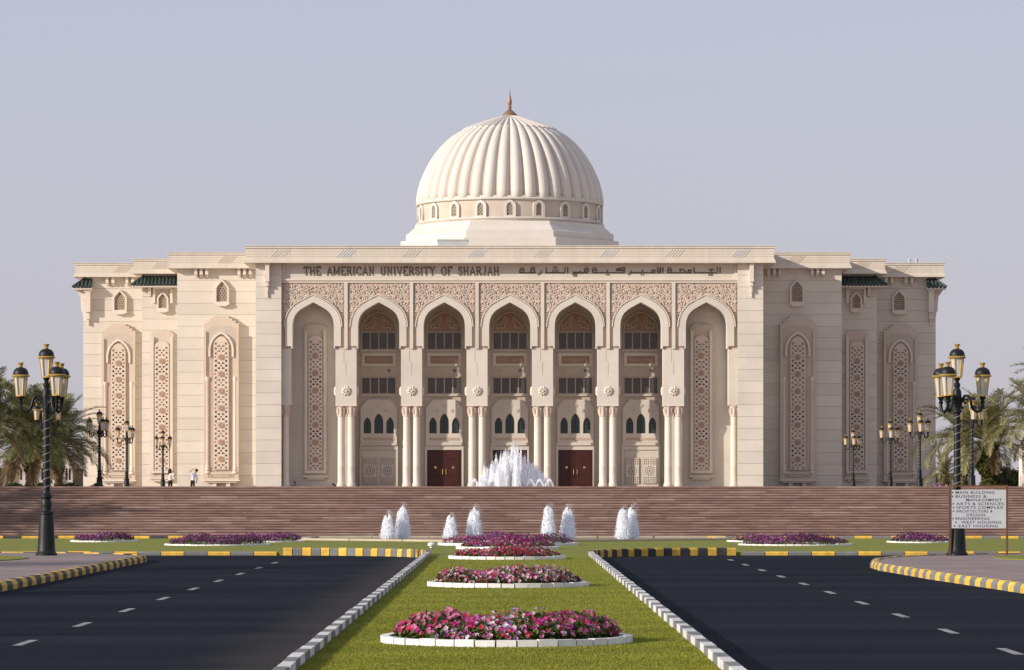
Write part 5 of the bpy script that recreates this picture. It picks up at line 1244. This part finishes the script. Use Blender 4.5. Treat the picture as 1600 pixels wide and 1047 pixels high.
# ------------------------------------------------------------------ floodlights by the first arch
def flood(px, py, Y, tilt, label):
    x = PX(px, Y); z = 2.15; o = empty('floodlight', (x, Y, z), label, 'floodlight', 'floodlights at the arcade foot')
    m = MB()
    if tilt > 0: m.tube([(-0.10, 0, 0.0), (0.06, 0, 0.06), (0.15, 0, 0.18), (0.15, 0, 0.32), (0.06, 0, 0.44)], [0.08, 0.07, 0.06, 0.07, 0.06], 8)
    else: m.tube([(0.16, 0, 0.05), (0.06, 0, 0.15), (-0.08, 0, 0.26)], [0.07, 0.075, 0.085], 8)
    add('housing', m, M['steel'], o, local=True, smooth=50)
    add('bracket', MB().box(-0.06 if tilt > 0 else 0.08, 0.04 if tilt > 0 else 0.2, -0.06, 0.06, 0, 0.10), M['steel'], o, local=True)
flood(458, 755, 279.2, 1, 'bent dark floodlight standing beside the end half column'); flood(521, 757, 279.2, -1, 'dark floodlight tilted against the first paired columns')
sp_ = empty('lawn_sprinkler', (PX(674, 118), 118, LZ), 'small white sprinkler head on the lawn beside the white ringed beds', 'sprinkler')
add('head', MB().lathe([(0.05,0),(0.05,0.06),(0.11,0.08),(0.13,0.14),(0.08,0.19),(0.02,0.2)], 12), M['edge'], sp_, local=True, smooth=40); add('stem', MB().lathe([(0.07,-0.02),(0.07,0.01),(0.04,0.02)], 10), M['kgry'], sp_, local=True)

# ------------------------------------------------------------------ people
def person(px, Y, label, joints, edges, radii, hair, rot=0.0):
    """one continuous skinned body; faces take shirt, trousers or skin by the limb they belong to"""
    me = bpy.data.meshes.new('person'); names = list(joints); idx = {n: i for i, n in enumerate(names)}
    me.from_pydata([joints[n] for n in names], [(idx[a], idx[b]) for a, b in edges], []); ob = bpy.data.objects.new('tmp', me); COL.objects.link(ob)
    sk = ob.modifiers.new('s', 'SKIN'); ss = ob.modifiers.new('u', 'SUBSURF'); ss.levels = 2; ss.render_levels = 2
    for n, i in idx.items():
        v = me.skin_vertices[0].data[i]; r = radii[n]; v.radius = r if isinstance(r, tuple) else (r, r); v.use_root = (n == 'pelvis')
    dg = bpy.context.evaluated_depsgraph_get(); out = bpy.data.meshes.new_from_object(ob.evaluated_get(dg)); bpy.data.objects.remove(ob)
    out.materials.clear()
    for m_ in ('skin', 'shirt', 'trous'): out.materials.append(M[m_])
    J = {n: Vector(joints[n]) for n in names}
    shirt = {'pelvis2', 'waist', 'chest', 'shl', 'shr', 'elbl0', 'elbr0', 'neck0'}
    for p in out.polygons:
        c = p.center; near = min(names, key=lambda n: (J[n]-c).length); p.use_smooth = True
        p.material_index = 1 if near in shirt else (2 if near in ('pelvis', 'hipl', 'hipr', 'kneel', 'kneer', 'ankl', 'ankr', 'toel', 'toer', 'footl', 'footr') else 0)
    o = bpy.data.objects.new('person', out); COL.objects.link(o); o.location = (PX(px, Y), Y, 1.652); o.rotation_euler.z = rot; tag(o, label, 'person')
    add('hair', hair, M['hair'], o, local=True, smooth=60); return o
def build(lean, head, arml, armr, up, hx):
    J = {'pelvis': (0, 0, 0.92), 'pelvis2': (lean*0.05, 0, 1.0), 'waist': (lean*0.10, 0, 1.10), 'chest': (lean*0.24, 0, 1.32), 'neck0': (lean*0.31, 0, 1.45), 'neck': (lean*0.36+hx*0.3, 0, 1.50), 'headb': (lean*0.40+hx*0.7, 0, 1.57), 'head': (lean*0.44+hx, 0, 1.66), 'nose': (lean*0.44+hx+head*0.10, 0, 1.63),
         'hipl': (-0.08, 0.05, 0.86), 'hipr': (0.08, -0.05, 0.86), 'kneel': (-0.09, 0.05, 0.48), 'kneer': (0.10, -0.05, 0.48), 'ankl': (-0.09, 0.06, 0.09), 'ankr': (0.10, -0.04, 0.09), 'footl': (-0.05, 0.03, 0.035), 'footr': (0.14, -0.07, 0.035), 'toel': (0.06, 0.02, 0.03), 'toer': (0.24, -0.08, 0.03)}
    E = [('pelvis','pelvis2'),('pelvis2','waist'),('waist','chest'),('chest','neck0'),('neck0','neck'),('neck','headb'),('headb','head'),('headb','nose'),('pelvis','hipl'),('pelvis','hipr'),('hipl','kneel'),('hipr','kneer'),('kneel','ankl'),('kneer','ankr'),('ankl','footl'),('ankr','footr'),('footl','toel'),('footr','toer')]
    Rr = {'pelvis': (0.15,0.12), 'pelvis2': (0.15,0.12), 'waist': (0.14,0.11), 'chest': (0.17,0.12), 'neck0': 0.07, 'neck': 0.05, 'headb': 0.075, 'head': 0.095, 'nose': 0.02, 'hipl': 0.095, 'hipr': 0.095, 'kneel': 0.065, 'kneer': 0.065, 'ankl': 0.042, 'ankr': 0.042, 'footl': 0.045, 'footr': 0.045, 'toel': 0.03, 'toer': 0.03}
    for sd, arm in (('l', arml), ('r', armr)):
        sh, el, wr, tip = [Vector(v) for v in arm]; J['sh'+sd] = tuple(sh); J['elb'+sd+'0'] = tuple(sh.lerp(el, 0.55)); J['elb'+sd] = tuple(el); J['wr'+sd] = tuple(wr); d = (tip-wr).normalized(); J['palm'+sd] = tuple(wr+d*0.07)
        Rr.update({'sh'+sd: 0.065, 'elb'+sd+'0': 0.058, 'elb'+sd: 0.040, 'wr'+sd: 0.027, 'palm'+sd: (0.035, 0.020)})
        E += [('chest', 'sh'+sd), ('sh'+sd, 'elb'+sd+'0'), ('elb'+sd+'0', 'elb'+sd), ('elb'+sd, 'wr'+sd), ('wr'+sd, 'palm'+sd)]
        side = d.cross(Vector((0, 1, 0))); side = side.normalized() if side.length > 0.1 else Vector((1, 0, 0))
        for f in range(4):
            b = 'fg%s%d' % (sd, f); u = (f-1.5)*0.02; L_ = (0.07, 0.08, 0.075, 0.06)[f]; base = wr+d*0.075+Vector((0, u, 0)); J[b] = tuple(base+d*L_*0.5); J[b+'t'] = tuple(base+d*L_*0.9+side*0.02); Rr[b] = 0.009; Rr[b+'t'] = 0.008; E += [('palm'+sd, b), (b, b+'t')]
        b = 'th'+sd; J[b] = tuple(wr+d*0.05+side*0.04); Rr[b] = 0.010; J[b+'t'] = tuple(wr+d*0.09+side*0.06); Rr[b+'t'] = 0.009; E += [('wr'+sd, b), (b, b+'t')]
    return J, E, Rr
PY = 252.0
J, E, Rr = build(0.05, 1, [(0.02, 0.17, 1.38), (0.03, 0.22, 1.10), (0.05, 0.2, 0.86), (0.06, 0.2, 0.7)], [(0.05, -0.17, 1.38), (0.36, -0.20, 1.33), (0.17, -0.14, 1.56), (0.08, -0.12, 1.68)], True, 0.02)
hr = MB().lathe([(0.11,-0.26),(0.135,-0.16),(0.13,0.0),(0.115,0.07),(0.07,0.11),(0.01,0.125)], 14, (-0.025, 0, 1.67))
person(266, PY, 'person in white shirt with shoulder-length dark hair and a hand raised to the face', J, E, Rr, hr)
J, E, Rr = build(0.42, 1, [(-0.02, -0.14, 1.40), (-0.22, -0.14, 1.52), (0.0, -0.10, 1.72), (0.10, -0.08, 1.78)], [(0.26, 0.06, 1.36), (0.31, 0.05, 1.08), (0.26, 0.0, 0.84), (0.25, 0.0, 0.7)], True, 0.10)
hr = MB().lathe([(0.10,-0.07),(0.112,0.0),(0.105,0.06),(0.07,0.10),(0.01,0.115)], 14, (0.275, 0.0, 1.665))
person(301, PY, 'person in white shirt leaning sideways with one bent arm raised overhead', J, E, Rr, hr)
